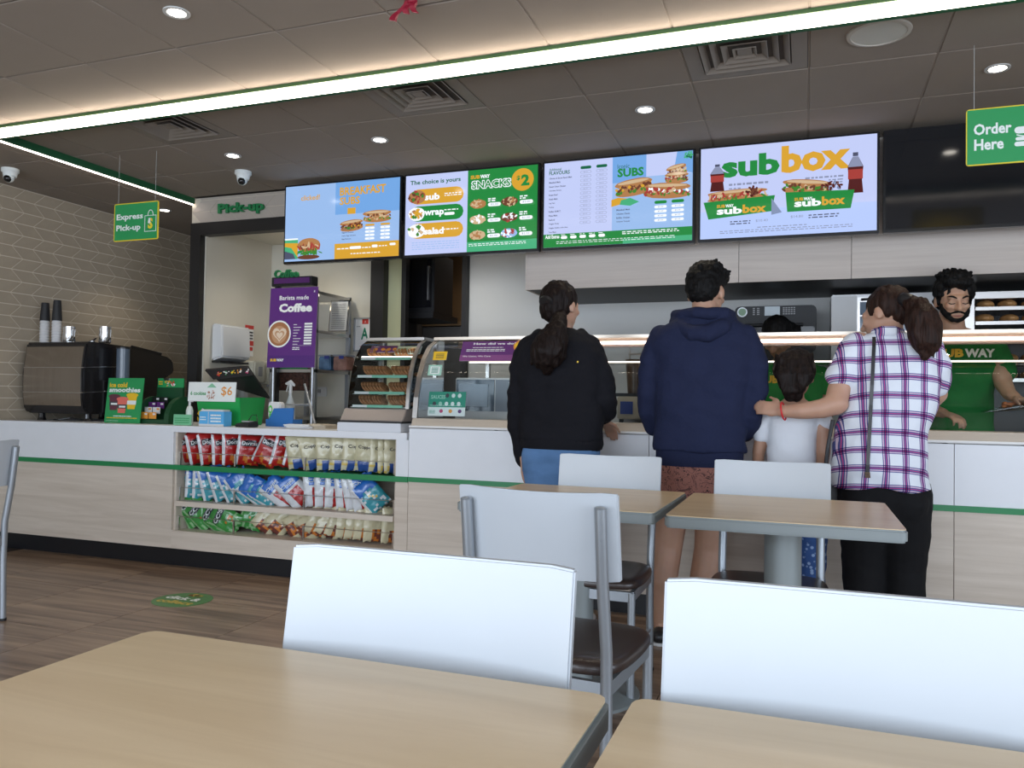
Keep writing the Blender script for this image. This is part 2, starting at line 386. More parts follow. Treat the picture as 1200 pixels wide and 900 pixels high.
# ---------------- downlights
DLE = emi('downlight_glow', (1, .93, .82), 14)
dls = [(207, 14, 'round downlight in the ceiling nearest the camera'), (445, 163.5, 'round downlight above the first menu screen'), (273, 182, 'round downlight in front of the dome camera by the pick-up sign'),
       (756, 128, 'round downlight above the flavours menu screen'), (1169, 79.5, 'round downlight above the order here sign'), (193, 246, 'round downlight behind the express pick-up sign')]
for px, py, lb in dls:
    c = aZ(px, py, CEIL); t = empty('downlight', c, lb, 'downlight')
    MB().lathe(c, [(.052, -.001), (.052, -.006), (.038, -.006), (.034, -.001)], 24).build('trim_ring', mat('trim_white', (.6, .6, .58), .5), t, smooth=True)
    MB().lathe(c, [(.034, -.003), (.034, -.0045), (.015, -.0045)], 24).build('lamp_lens', DLE, t)
    l = bpy.data.lights.new('downlight_beam', 'SPOT'); l.energy = 16; l.spot_size = R_(95); l.spot_blend = .7; l.color = (1, .87, .68); l.shadow_soft_size = .04
    o = bpy.data.objects.new('downlight_beam', l); o.location = (0, 0, -.02); o.parent = t; COL.objects.link(o)
# lamps of the serving side, hidden behind screens and bulkhead
KL = ['recessed downlight in the nook ceiling above the coffee shelves', 'recessed downlight in the nook ceiling by the dark doorway', 'recessed downlight in the dark back room']
for (x, y, z, e), kl in zip(((-3.7, 5.25, 2.40, 15), (-2.5, 5.25, 2.40, 12), (-2.75, 6.5, 2.6, 8)), KL):
    c = V((x, y, z)); 
    t = empty('downlight', c, kl, 'downlight', 'downlights of the kitchen side')
    MB().lathe(c, [(.05, 0), (.05, -.006), (.035, -.006)], 20).build('lamp_lens', DLE, t)
    l = bpy.data.lights.new('downlight_beam', 'SPOT'); l.energy = e; l.spot_size = R_(140); l.spot_blend = .8; l.color = (1, .93, .80); l.shadow_soft_size = .06
    o = bpy.data.objects.new('downlight_beam', l); o.location = (0, 0, -.02); o.parent = t; COL.objects.link(o)
# ================= menu screens
SW = scr('screen_white', (.48, .54, .82), 1.0); SBL = scr('screen_pale_blue', (.30, .47, .78), .95); SB2 = scr('screen_blue', (.16, .36, .72), .95)
SG = scr('screen_green', (.012, .24, .045), .9); SG2 = scr('screen_light_green', (.06, .42, .20), .9); SGD = scr('screen_text_green', (.005, .16, .07), .7)
SY = scr('screen_gold', (.72, .38, .03), .85); SPW = scr('screen_print_white', (.85, .90, .95), 1); SDK = scr('screen_dark_text', (.08, .09, .16), .8); SGR = scr('screen_grey_text', (.25, .28, .42), .9)
SBUN = scr('screen_bun', (.48, .22, .08), .8); SBR = scr('screen_brown', (.16, .05, .025), .8); SRED = scr('screen_red', (.42, .05, .04), .8); SLF = scr('screen_leaf', (.06, .25, .03), .8); SCH = scr('screen_cheese', (.70, .50, .30), .8); SCOLA = scr('screen_cola', (.10, .01, .01), .7); SSH = scr('screen_shade', (.22, .28, .45), .9)
def food_sub(P, x, y, w_, h, rot=0, kinds=None, n=34):
    kinds = kinds or (SRED, SBR, SCH, SLF, SRED)
    c, s_ = cos(rot), sin(rot)
    def q(dx, dy): return x+(dx*c*P.W-dy*s_*P.H)/P.W, y+(dx*s_*P.W+dy*c*P.H)/P.H
    a = q(0, -.22*h); P.ell(a[0], a[1], w_/2, h*.26, SBUN, rot=rot, jit=.03)
    for i in range(n//2): a = q(random.uniform(-.47, .47)*w_, random.uniform(-.25, -.05)*h); P.ell(a[0], a[1], w_*.05, h*.09, SLF if random.random() < .6 else kinds[0], 7, jit=.3, rot=random.random()*3)
    a = q(0, .26*h); P.ell(a[0], a[1], w_/2, h*.25, SBUN, rot=rot, jit=.03)
    a = q(0, .34*h); P.ell(a[0], a[1], w_*.42, h*.10, SCH, rot=rot, jit=.05)
    for i in range(n): a = q(random.uniform(-.46, .46)*w_, random.uniform(-.08, .14)*h); P.ell(a[0], a[1], w_*.045, h*.09, random.choice(kinds), 7, jit=.3, rot=random.random()*3)
def food_blob(P, x, y, rx, ry, kinds, n=26, base=None):
    if base: P.ell(x, y, rx, ry, base, jit=.04)
    for i in range(n):
        t = random.random()*2*pi; r = random.random()**.6*.85; P.ell(x+rx*r*cos(t), y+ry*r*sin(t), rx*.22, ry*.22, random.choice(kinds), 7, jit=.35, rot=random.random()*3)
def bottle(P, x, y, w_, h):
    P.poly([(x-w_/2, y), (x+w_/2, y), (x+w_*.42, y+h*.3), (x+w_/2, y+h*.62), (x+w_*.18, y+h*.86), (x-w_*.18, y+h*.86), (x-w_/2, y+h*.62), (x-w_*.42, y+h*.3)], SCOLA)
    P.poly([(x+w_*.47, y+h*.62), (x+w_*.18, y+h*.86), (x-w_*.18, y+h*.86), (x-w_*.47, y+h*.62)], SGR)
    P.rect(x-w_*.17, y+h*.87, x+w_*.17, y+h*.96, SDK); P.rect(x-w_*.47, y+h*.33, x+w_*.47, y+h*.56, SRED)
ZB, ZT = 2.046, 2.598; YS = 4.72
XS = [(-3.452, -2.527), (-2.508, -1.563), (-1.545, -.612), (-.592, .368), (.386, 1.345)]
SL = ['breakfast subs menu screen, leftmost in the row', 'menu screen with the choice is yours and green snacks halves', 'menu screen with a long price list of flavours and iconic subs', 'menu screen showing big green and yellow subbox lettering', 'switched-off black screen behind the order here sign']
BZ = mat('screen_bezel', (.01, .01, .012), .25)
for k, (x0, x1) in enumerate(XS):
    t = empty('menu_screen', ((x0+x1)/2, YS, (ZB+ZT)/2), SL[k], 'screen', 'wall menu screens')
    MB().box(x0, x1, YS, YS+.05, ZB-.004, ZT).build('housing', BZ, t, bevel=.004)
    MB().box(x0+.1, x1-.1, YS+.05, YS+.09, ZB+.12, ZT-.12).build('back_cover', BLKP, t)
    MB().box((x0+x1)/2-.15, (x0+x1)/2+.15, YS+.09, 4.937, ZB+.2, ZT-.2).build('wall_bracket', BLKP, t)
    b = .013; W_, H_ = x1-x0-2*b, ZT-ZB-2*b
    P = Panel((x0+b, YS-.0012, ZB+b), (1, 0, 0), (0, 0, 1), W_, H_)
    if k == 4:
        P.rect(0, 0, 1, 1, mat('dark_display', (.012, .013, .016), .09, 0, .6)); P.build('display', t); continue
    if k == 0:
        P.rect(0, 0, .45, 1, SBL); P.rect(.45, 0, 1, 1, SB2); P.rect(.45, .2, 1, .58, SBL); P.rect(.45, 0, 1, .20, SY)
        P.text('clicked!', .14, .80, .31, .87, SY, .02)
        P.rect(0, .03, .12, .29, SG2); P.poly([(0, .2), (.06, .18), (.12, .05), (.12, .24), (0, .25)], SY); P.poly([(0, .03), (.10, .03), (.08, .10), (0, .14)], SDK)
        P.rect(0, .285, .12, .305, SPW)
        P.ell(.22, .20, .105, .10, SBUN, jit=.02); food_blob(P, .22, .17, .115, .05, (SRED, SBR, SCH, SRED)); food_blob(P, .22, .10, .125, .045, (SLF, SLF, SG)); P.ell(.22, .045, .10, .03, SBR)
        P.text('BREAKFAST', .49, .82, .885, .93, SY, .03); P.text('SUBS', .49, .70, .665, .80, SY, .03)
        P.rect(.56, .575, .63, .655, SY)
        food_sub(P, .815, .52, .24, .16, kinds=(SCH, SBR, SCH, SBUN)); food_sub(P, .60, .42, .20, .15, .08, kinds=(SBR, SBR, SY, SRED))
        for i in range(4): P.text(['Bacon & Egg', 'Egg & Cheese', 'Ham Egg Cheese', 'Egg Deluxe'][i], .52, .365-.042*i, .60+.02*(i % 3), .385-.042*i, SDK, .02); 
        for c in (.72, .85):
            P.pill(c, .40, c+.08, .425, SY)
            for i in range(4): P.pill(c, .36-.045*i, c+.08, .388-.045*i, SPW); P.text('$0.00'[:3], c+.03, .366-.045*i, c+.05, .380-.045*i, SGR)
        P.lines(.48, .12, .58, .15, 1, SPW); P.pill(.59, .115, .69, .15, SPW); P.lines(.70, .12, .77, .15, 1, SPW); P.pill(.78, .12, .83, .155, SPW); P.lines(.84, .13, .92, .155, 1, SPW); P.pill(.93, .135, .98, .165, SPW); P.lines(.6, .05, .85, .075, 1, SPW)
    if k == 1:
        P.rect(0, 0, .485, 1, SW); P.rect(.485, 0, 1, 1, SG); P.rect(.485, 0, 1, .12, SG2); P.rect(.485, .12, 1, .20, SG)
        P.text('The choice is yours', .035, .865, .43, .935, SGD, .025)
        for y, m, s_, e in ((.63, SY, 'sub', .27), (.415, SG, 'wrap', .31), (.20, SY, 'salad', .32)):
            P.pill(.04, y, .455, y+.19, m); P.text(s_, .15, y+.045, .15+(.12 if s_ == 'sub' else .155), y+.13, SPW, .04)
        food_blob(P, .09, .725, .07, .085, (SRED, SBR, SBUN, SLF), base=SBUN); food_blob(P, .09, .51, .065, .085, (SLF, SY, SBUN, SPW), base=SPW); food_blob(P, .09, .295, .068, .085, (SLF, SPW, SCH, SPW), base=SPW, n=34)
        P.lines(.31, .71, .44, .76, 2, SPW); P.lines(.31, .53, .42, .56, 1, SPW); P.pill(.31, .47, .39, .505, SPW); P.lines(.31, .29, .42, .32, 1, SPW); P.lines(.06, .06, .43, .17, 4, SBL, .3)
        P.text('SUB', .51, .885, .58, .93, SY, .05); P.text('WAY', .583, .885, .655, .93, SPW, .05)
        P.text('SNACKS', .515, .755, .815, .865, SPW, .075); P.text('SNACKS', .522, .765, .808, .855, SG, .02)
        P.ell(.895, .83, .08, .135, SY, 30); P.text('2', .885, .755, .945, .89, SG, .05); P.text('$', .852, .82, .877, .88, SG, .03)
        for c in (0, 1):
            for r in range(3):
                x, y = .57+.235*c, .575-.19*r
                food_blob(P, x, y, .06, .055, ((SBUN, SCH), (SBR, SCH, SBUN), (SCH, SPW), (SBR, SRED, SPW), (SCH, SBUN), (SBL, SPW, SRED))[r*2+c], base=(SBUN, SBR, SCH, SBR, SCH, SBL)[r*2+c])
                P.lines(x+.075, y+.02, x+.13, y+.07, 2, SPW, .6); P.pill(x+.075, y-.04, x+.17, y+.005, SPW); P.text('$2.00', x+.095, y-.03, x+.15, y-.005, SGR)
        P.lines(.51, .06, .93, .10, 2, SPW, .4)
    if k == 2:
        P.rect(0, 0, .475, 1, SW); P.rect(.475, 0, 1, 1, SBL); P.rect(.475, .7, .70, 1, SB2); P.rect(.70, .75, 1, 1, SW); P.poly([(.88, .8), (1, .75), (1, 1), (.9, 1)], SB2); food_blob(P, .98, .95, .04, .04, (SG2, SGD)); P.rect(0, 0, 1, .155, SG); P.rect(.55, 0, 1, .06, SG2)
        P.text('Additional', .035, .905, .12, .935, SGD, .01); P.text('FLAVOURS', .035, .855, .18, .9, SGD, .02)
        L = ['Chicken & Bacon Ranch Melt', 'Meatball Melt', 'Sweet Onion Chicken', 'Chicken Strips', 'Roast Beef', 'Steak Melt', 'Leg Ham', 'Turkey', 'Italian B.M.T.', 'Pizza Melt', 'Seafood', 'Veggie Patty', 'Veggie Delite with Avo', 'Tuna Mayo']
        for i, s_ in enumerate(L): P.text(s_, .035, .805-.049*i, .035+.0062*len(s_), .825-.049*i, SDK, .02)
        for c in (.255, .365):
            P.pill(c, .895-(.0), c+.075, .93, SGD)
            for i in range(13): P.pill(c, .845-.049*i, c+.075, .875-.049*i, SGR); P.pill(c+.002, .848-.049*i, c+.073, .872-.049*i, SW); P.text('$0.00', c+.022, .853-.049*i, c+.052, .867-.049*i, SGR)
        P.text('Iconic', .51, .86, .59, .91, SGD, .0); P.text('SUBS', .51, .76, .685, .86, SG, .04)
        food_sub(P, .62, .63, .25, .2, .12, (SBR, SBR, SBUN, SY)); food_sub(P, .90, .78, .13, .14, .2, (SBR, SCH)); food_sub(P, .90, .70, .15, .13, 0, (SBR, SRED, SCH)); food_sub(P, .84, .56, .30, .18, -.05, (SRED, SRED, SPW, SCH))
        P.poly([(.475, .42), (.53, .44), (.60, .50), (.52, .52), (.475, .50)], SY); P.poly([(.53, .44), (.60, .42), (.66, .46), (.60, .51), (.54, .49)], SG2)
        for i, s_ in enumerate(['Meatball Melt', 'Chicken Classic', 'Buffalo Chicken', 'Chicken Teriyaki']): P.text(s_, .51, .37-.045*i, .60, .39-.045*i, SDK, .02)
        for c in (.76, .87):
            P.pill(c, .42, c+.08, .455, SG)
            for i in range(4): P.pill(c, .37-.05*i, c+.08, .40-.05*i, SPW); P.text('$0.00', c+.022, .376-.05*i, c+.058, .394-.05*i, SGR)
        P.text('Add Extras', .02, .095, .12, .14, SPW, .03)
        for i in range(5): P.pill(.13+.065*i, .085, .175+.065*i, .12, SPW); P.lines(.13+.065*i, .13, .17+.065*i, .145, 1, SPW)
        P.lines(.55, .10, .92, .14, 2, SPW, .5); P.lines(.1, .03, .9, .07, 2, SPW, .3)
    if k == 3:
        P.rect(0, 0, 1, 1, SW); P.rect(0, 0, 1, .3, scr('screen_fade', (.42, .53, .86), 1))
        P.text('sub', .125, .66, .465, .90, SG, .045); P.text('b', .345, .66, .468, .945, SG, .02) if 0 else None
        P.text('box', .475, .66, .86, .955, SY, .045)
        bottle(P, .10, .52, .085, .31); bottle(P, .885, .40, .085, .44)
        P.lines(.17, .57, .40, .62, 1, SGR); P.lines(.17, .50, .24, .56, 2, SGR); P.lines(.61, .58, .82, .62, 1, SGR); P.lines(.74, .52, .82, .575, 2, SGR)
        food_sub(P, .22, .46, .36, .13, .03, (SRED, SRED, SCH)); food_sub(P, .62, .49, .28, .17, -.12, (SBR, SCH, SLF)); food_blob(P, .31, .49, .04, .06, (SBR, SCOLA)); food_blob(P, .76, .49, .06, .05, (SBR, SCOLA, SSH))
        for (xa, ya, xb, yb) in ((.05, .21, .42, .43), (.50, .24, .86, .45)):
            P.poly([(xa-.03, yb-.03), (xb+.02, yb), (xb, ya+.05), (xa, ya)] if xa < .3 else [(xa, yb), (xb+.02, yb-.02), (xb, ya), (xa+.01, ya)], SG)
            P.text('SUB', xa+.05, yb-.10, xa+.10, yb-.065, SY, .04); P.text('WAY', xa+.102, yb-.10, xa+.15, yb-.065, SPW, .04)
            P.text('sub', xa+.05, ya+.045, xa+.20, ya+.125, SPW, .04); P.text('box', xa+.203, ya+.045, xb-.03, ya+.14, SY, .04)
        P.poly([(.42, .22), (.48, .24), (.42, .40)], SSH); P.text('$10.40', .33, .15, .40, .18, SGR); P.text('$14.80', .53, .17, .60, .20, SGR); P.lines(.18, .14, .30, .19, 2, SDK); P.lines(.63, .16, .80, .21, 2, SDK); P.lines(.34, .09, .62, .11, 1, SGR); P.lines(.12, .045, .87, .085, 2, SGR, .4)
    P.build('display', t)
# ================= hanging signs
SGN = mat('sign_green', (.02, .30, .09), .4); SYL = mat('sign_yellow', (.80, .62, .03), .4); SWH = mat('sign_white', (.80, .84, .82), .4)
def hang_sign(x0, x1, z0, z1, Y, lb, name):
    t = empty(name, ((x0+x1)/2, Y, z1), lb, 'sign')
    MB().rbox(x0, x1, Y, Y+.006, z0, z1, .012, ax='y').build('board', SYL, t)
    for x in (x0+.03, x1-.03): MB().tube([(x, Y+.003, z1), (x, Y+.003, CEIL)], .0006, 5).build('thread', SWH, t)
    return t
Y = 3.9; a_, b_ = aY(133, 283, Y), aY(186, 236, Y)
x0, x1, z0, z1 = a_.x, b_.x, a_.z-.003, b_.z+.006
t = hang_sign(x0, x1, z0, z1, Y, 'small green hanging sign reading Express Pick-up with a bag symbol', 'pickup_sign')
P = Panel((x0, Y-.0005, z0), (1, 0, 0), (0, 0, 1), x1-x0, z1-z0); P.rect(.02, .025, .98, .975, SGN); P.text('Express', .06, .52, .66, .72, SWH, .03); P.text('Pick-up', .06, .23, .61, .43, SWH, .03)
for q in ((.70, .21, .96, .225), (.70, .62, .96, .635), (.70, .21, .712, .635), (.948, .21, .96, .635)): P.rect(*q, SWH)
for i in range(9):
    a0, a1 = pi*i/9, pi*(i+1)/9; P.poly([(.83+.065*cos(a0), .63+.15*sin(a0)), (.83+.05*cos(a0), .63+.13*sin(a0)), (.83+.05*cos(a1), .63+.13*sin(a1)), (.83+.065*cos(a1), .63+.15*sin(a1))], SWH)
P.text('S', .775, .28, .885, .56, SYL, .05); P.poly([(.775, .43), (.83, .42), (.83, .56), (.79, .56)], SWH); P.build('printed_face', t)
Y = 3.8; a_ = aY(1132, 195, Y); b_ = aY(1131, 129, Y); x0, z0, z1 = a_.x, a_.z, b_.z; x1 = x0+.40
t = hang_sign(x0, x1, z0, z1, Y, 'larger green hanging sign reading Order Here by the black screen', 'order_sign')
P = Panel((x0, Y-.0005, z0), (1, 0, 0), (0, 0, 1), x1-x0, z1-z0); P.rect(.01, .02, .99, .98, SGN); P.text('Order', .07, .53, .415, .73, SWH, .03); P.text('Here', .075, .26, .345, .46, SWH, .03)
P.pill(.44, .50, .80, .62, SWH); P.pill(.45, .38, .79, .44, SWH); P.pill(.44, .28, .80, .36, SWH); P.poly([(.46, .47), (.52, .44), (.58, .47), (.64, .44), (.70, .47), (.76, .44), (.76, .46), (.70, .49), (.64, .46), (.58, .49), (.52, .46), (.46, .49)], SWH); P.build('printed_face', t)
# ================= cameras, speaker, bow
for px, py, lb in ((12, 198, 'white dome camera at the left edge above the tiled wall'), (285, 201, 'white dome camera above the Pick-up lettering')):
    c = aZ(px, py, CEIL); t = empty('security_camera', c, lb, 'camera')
    MB().lathe(c, [(.055, 0), (.055, -.02), (.045, -.03), (.04, -.055), (.012, -.06)], 24).build('mount', SWH, t, smooth=True)
    MB().ell(c+V((0, -.008, -.062)), (.034, .034, .034)).build('eyeball', SWH, t, smooth=True)
    MB().ell(c+V((.006, -.02, -.07)), (.026, .026, .026)).build('lens', mat('lens_black', (.01, .01, .01), .08), t, smooth=True)
c = aZ(1030, 38, CEIL); t = empty('ceiling_speaker', c, 'round white ceiling speaker beside the LED strip', 'speaker')
MB().lathe(c, [(.124, 0), (.122, -.007), (.108, -.009), (.106, -.005)], 40).build('rim', mat('speaker_rim', (.52, .48, .42), .6), t, smooth=True)
MB().lathe(c, [(.106, -.005), (.0, -.0055)], 40).build('grille', mat('speaker_grille', (.62, .61, .55), .8, bump=.4, bscale=500), t)
c = aZ(484, 2, CEIL); RD = mat('ribbon_red', (.30, .01, .03), .5)
t = empty('ribbon_bow', c+V((0, 0, 0)), 'dark red ribbon tails hanging from the ceiling vent', 'ribbon')
for i, (dx, L_, sw) in enumerate(((-.045, .07, -.06), (.0, .05, -.02), (.03, .05, .005))):
    r = []
    for q in range(7):
        u = q/6; x = c.x+dx*.4+sw*u+.006*sin(u*7); z = c.z-.0-L_*u; wd = .008+.006*u; r.append([V((x-wd, c.y-.02+.008*sin(u*5+i), z)), V((x+wd, c.y-.02+.012*sin(u*5+i), z-.008*u)), V((x+wd, c.y-.017, z-.008*u)), V((x-wd, c.y-.017, z))])
    MB().loft(r).build('ribbon_tail', RD, t, smooth=True)
MB().ell(c+V((0, -.015, -.004)), (.018, .012, .01)).build('knot', RD, t, smooth=True)
# ================= counter (snack end)
CT = .912; YF = 4.162
cn = empty('service_counter', (-4.0, 4.5, 0), 'long white-topped counter with pale timber front, green stripe and snack shelves', 'counter')
NX0, NX1 = -3.862, -2.232
MB().box(-5.50, -2.16, YF-.012, 5.02, .872, CT).build('worktop', WHITE, cn, bevel=.003)
MB().box(-5.50, NX0, YF, YF+.02, .66, .872).build('white_fascia', WHITE, cn)
MB().box(-5.50, NX0, YF, YF+.02, .118, .628).build('timber_panel', TIMB, cn)
MB().box(NX1, -2.152, YF, YF+.02, .118, .66).build('side_panel', TIMB, cn)
MB().box(NX1, -2.152, YF, YF+.02, .66, .872).build('side_panel', WHITE, cn)
MB().box(-5.50, -2.152, YF-.010, YF+.012, .628, .66).build('green_stripe', GREEN, cn)
MB().box(NX0, NX1, YF, YF+.02, .118, .235).build('plinth_panel', TIMB, cn)
MB().box(-5.50, -2.152, YF+.045, YF+.06, 0, .118).build('kick_board', mat('kick_black', (.006, .007, .010), .4), cn)
MB().box(NX0, NX0+.016, YF+.02, YF+.40, .235, .872).build('nook_side', TIMB, cn); MB().box(NX1-.016, NX1, YF+.02, YF+.40, .235, .872).build('nook_side', TIMB, cn)
MB().box(NX0+.016, NX1-.016, YF+.38, YF+.40, .235, .872).build('nook_back', TIMB, cn)
SH = (.652, .425, .235)
MB().box(NX0+.016, NX1-.016, YF+.013, YF+.38, .628, .652).build('shelf', GREEN, cn)
MB().box(NX0+.016, NX1-.016, YF+.004, YF+.38, .393, .425).build('shelf', TIMB, cn)
MB().box(NX0+.016, NX1-.016, YF+.02, YF+.38, .215, .235).build('shelf', TIMB, cn)
MB().box(-5.50, -5.46, YF+.02, 5.0, .118, .872).box(-4.1, -4.08, YF+.02, 5.0, .118, .872).build('carcass', TIMB, cn)
for z in SH:
    MB().tube([(NX0+.02, YF+.04, z+.085), (NX1-.02, YF+.04, z+.085)], .0022, 6).build('guard_rail', CHROME, cn)
    for x in (NX0+.022, NX0+.46, NX0+.98, NX1-.03): MB().box(x-.005, x+.005, YF+.036, YF+.044, z, z+.09).build('guard_post', CHROME, cn)
# ================= sandwich counter
sc2 = empty('sandwich_counter', (-.5, 4.5, 0), 'white-fronted sandwich counter with timber lower panels and green stripe', 'counter')
xs = [-2.150, -.76, .643, 2.2, 3.3]
for x0, x1 in zip(xs, xs[1:]):
    MB().box(x0+.0015, x1-.0015, YF-.002, YF+.018, .66, .94).build('white_panel', WHITE, sc2); MB().box(x0+.0015, x1-.0015, YF-.002, YF+.018, .118, .632).build('timber_panel', TIMB, sc2)
    MB().box(x0, x1, YF-.008, YF+.01, .632, .66).build('green_stripe', GREEN, sc2)
MB().box(-2.15, 3.3, YF+.045, YF+.06, 0, .118).build('kick_board', MATS['kick_black'], sc2)
MB().box(-2.15, -2.13, YF+.02, 4.95, .1, .94).build('end_panel', WHITE, sc2)
WST = mat('warm_steel', (.70, .64, .56), .38, .55, noise_amt=.05, nscale=(3, 60, 60))
MB().box(-2.15, 3.3, YF-.012, YF+.14, .945, .957).build('counter_lip', mat('lip_white', (.75, .74, .72), .3), sc2, bevel=.003)
MB().add([V((x, y, z)) for x in (-2.14, 3.3) for y, z in ((YF+.002, .957), (YF+.14, .957), (YF+.14, 1.0), (YF+.022, .998))], [(0, 1, 2, 3), (4, 7, 6, 5), (0, 4, 5, 1), (1, 5, 6, 2), (2, 6, 7, 3), (3, 7, 4, 0)]).build('front_rail', WST, sc2)
MB().box(-2.13, 3.3, YF+.14, 4.95, .86, .90).build('well_floor', STEEL, sc2); MB().box(-2.13, 3.3, 4.88, 4.95, .90, .965).build('rear_rail', STEEL, sc2)
# food wells with fillings
FC = [(.30, .03, .02), (.10, .22, .02), (.55, .35, .06), (.45, .40, .30), (.22, .05, .04), (.08, .16, .03), (.40, .17, .05), (.5, .1, .04)]
k = 0
for i in range(16):
    for j in range(3):
        x = -2.0+.33*i; y = 4.34+.18*j
        pn = MB(); pn.box(x, x+.31, y, y+.165, .902, .905); pn.box(x, x+.31, y, y+.004, .905, .955); pn.box(x, x+.31, y+.161, y+.165, .905, .955); pn.box(x, x+.004, y, y+.165, .905, .955); pn.box(x+.306, x+.31, y, y+.165, .905, .955)
        o = pn.build('food_pan', STEEL, sc2)
        f = MB(); 
        for q in range(10): f.ell((x+random.uniform(.04, .27), y+random.uniform(.03, .13), .925+random.uniform(0, .02)), (.035, .025, .018), Matrix.Rotation(random.random()*3, 3, 'Z'), 7, 5)
        c_ = FC[(i*5+j*3) % 8]; f.build('filling', mat('filling_%d' % ((i*5+j*3) % 8), c_, .5, noise_amt=.4, nscale=(60, 60, 60)), o)
# curved glass guard with light bars
GL = glassm('guard_glass')
gd = empty('glass_guard', (-.5, 4.4, 1.0), 'long curved glass guard with warm light bars over the sandwich counter', 'glass guard')
prof = [(4.262, 1.0)]+[(4.262+.02+.26*(1-cos(R_(q))), 1.10+.36*sin(R_(q))) for q in range(10, 91, 10)]
prof = [(4.195, 1.0), (4.21, 1.12), (4.245, 1.24), (4.30, 1.35), (4.38, 1.43), (4.48, 1.474)]
gx = [-2.14, -.76, .62, 2.0, 3.3]
for x0, x1 in zip(gx, gx[1:]):
    MB().loft([[V((x, y, z)) for y, z in prof] for x in (x0+.003, x1-.003)], cap=False, closed=False).build('glass_pane', GL, gd, smooth=True)
MB().box(-2.15, 3.3, 4.465, 4.56, 1.474, 1.492).build('top_rail', mat('champagne_metal', (.62, .54, .45), .3, .9), gd, bevel=.003)
MB().box(-2.0, 3.3, 4.50, 4.545, 1.425, 1.476).build('lamp_housing', mat('pinkish_housing', (.62, .48, .42), .4), gd)
MB().box(-1.6, 3.3, 4.494, 4.499, 1.442, 1.456).build('light_bar', emi('bar_light', (1, .82, .72), 7), gd)
MB().box(-1.95, 3.3, 4.56, 4.564, 1.338, 1.346).build('lower_light_bar', emi('bar_light2', (1, .84, .72), 3.2), gd)
MB().box(-1.95, 3.3, 4.564, 4.90, 1.338, 1.346).build('inner_shelf', GL, gd)
for x in (-1.95, -.75, .62, 2.0): MB().box(x-.012, x+.012, 4.86, 4.89, .96, 1.48).build('stanchion', STEEL, gd)
MB().loft([[V((-2.148, y-.004, z)), V((-2.118, y-.004, z)), V((-2.118, y+.012, z)), V((-2.148, y+.012, z))] for y, z in prof]).build('end_frame', STEEL, gd)
sp = MB()
sp.loft([[V((-2.14, y, z)), V((-2.14, 4.6, z))] for y, z in prof], cap=False, closed=False).build('side_glass', GL, gd)
# stickers and signs on the glass
def glass_sign(name, pxs, Y, lb, draw, cat='sign', lean=0, thick=.002):
    a, b = aY(pxs[0], pxs[3], Y), aY(pxs[2], pxs[1], Y)
    t = empty(name, ((a.x+b.x)/2, Y, a.z), lb, cat)
    M = Matrix.Rotation(lean, 3, 'X'); u = M @ V((0, 0, 1)); H_ = b.z-a.z
    o = V((a.x, Y, a.z)); r = V((1, 0, 0)); n = r.cross(u)
    m = MB(); q = [o, o+r*(b.x-a.x), o+r*(b.x-a.x)+u*H_, o+u*H_]; m.loft([[p-n*thick for p in q], q]); m.build('sheet', PAPER, t)
    P = Panel(o+n*.0003, r, u, b.x-a.x, H_); draw(P); P.build('printed_face', t); return t
PU = mat('purple_print', (.11, .02, .16), .4); PU2 = mat('mauve_print', (.22, .06, .22), .4); ORG = mat('orange_print', (.75, .30, .04), .5); TEAL = mat('teal_print', (.02, .30, .20), .5); MINT = mat('mint_print', (.35, .62, .50), .5); PK = mat('pink_print', (.5, .05, .15), .5); YEL = mat('yellow_print', (.80, .50, .02), .5); INK = mat('ink', (.05, .05, .06), .6); REDP = mat('red_print', (.6, .04, .03), .5)
def d1(P):
    P.rect(0, 0, 1, 1, PU); P.rect(0, 0, 1, .3, PU2); P.text('How did we do?', .17, .82, .80, .93, SWH, .03); P.lines(.17, .66, .62, .72, 1, SWH); P.lines(.08, .48, .66, .62, 2, SWH); P.text('We Listen, We Care', .04, .18, .46, .26, SWH, .02); P.ell(.86, .72, .09, .28, ORG, jit=.04); P.ell(.84, .76, .05, .14, YEL)
glass_sign('purple_poster', (538, 396, 618, 423), 4.28, 'purple How did we do poster on the glass guard', d1, 'poster', -R_(25))
def d2(P): P.rect(0, 0, 1, 1, YEL); P.lines(.2, .2, .8, .8, 4, INK, .4)
glass_sign('yellow_sticker', (507, 411, 523, 422), 4.24, 'small yellow sticker on the left end of the glass guard', d2, 'sticker', -R_(20))
def d3(P): P.rect(0, 0, 1, 1, MINT); P.rect(.15, .15, .85, .85, SWH); P.lines(.25, .25, .75, .8, 5, TEAL, .5)
glass_sign('mint_sticker', (501, 427, 517, 440), 4.215, 'small pale mint square sticker under the yellow sticker', d3, 'sticker', -R_(16))
def d4(P):
    P.rect(0, 0, 1, 1, SWH); P.rect(0, .36, 1, 1, TEAL); P.text('SAUCES', .06, .70, .45, .86, MINT, .03)
    for i in range(5): P.ell(.16+.165*i, .50, .05, .09, (INK, MINT, SWH, SWH, SWH)[i], 10)
    for i in range(3): P.ell(.50+.165*i, .84, .05, .09, (INK, SWH, SWH)[i], 10)
    for i in range(3): P.ell(.36+.25*i, .20, .05, .08, (PK, ORG, PU)[i], 10)
    P.lines(.04, .10, .2, .25, 3, TEAL); P.lines(.04, .42, .9, .45, 1, SWH, .5)
glass_sign('sauce_sign', (501, 459, 545, 487), 4.21, 'teal and white sauces card inside the left end of the glass', d4, 'card', -R_(8))
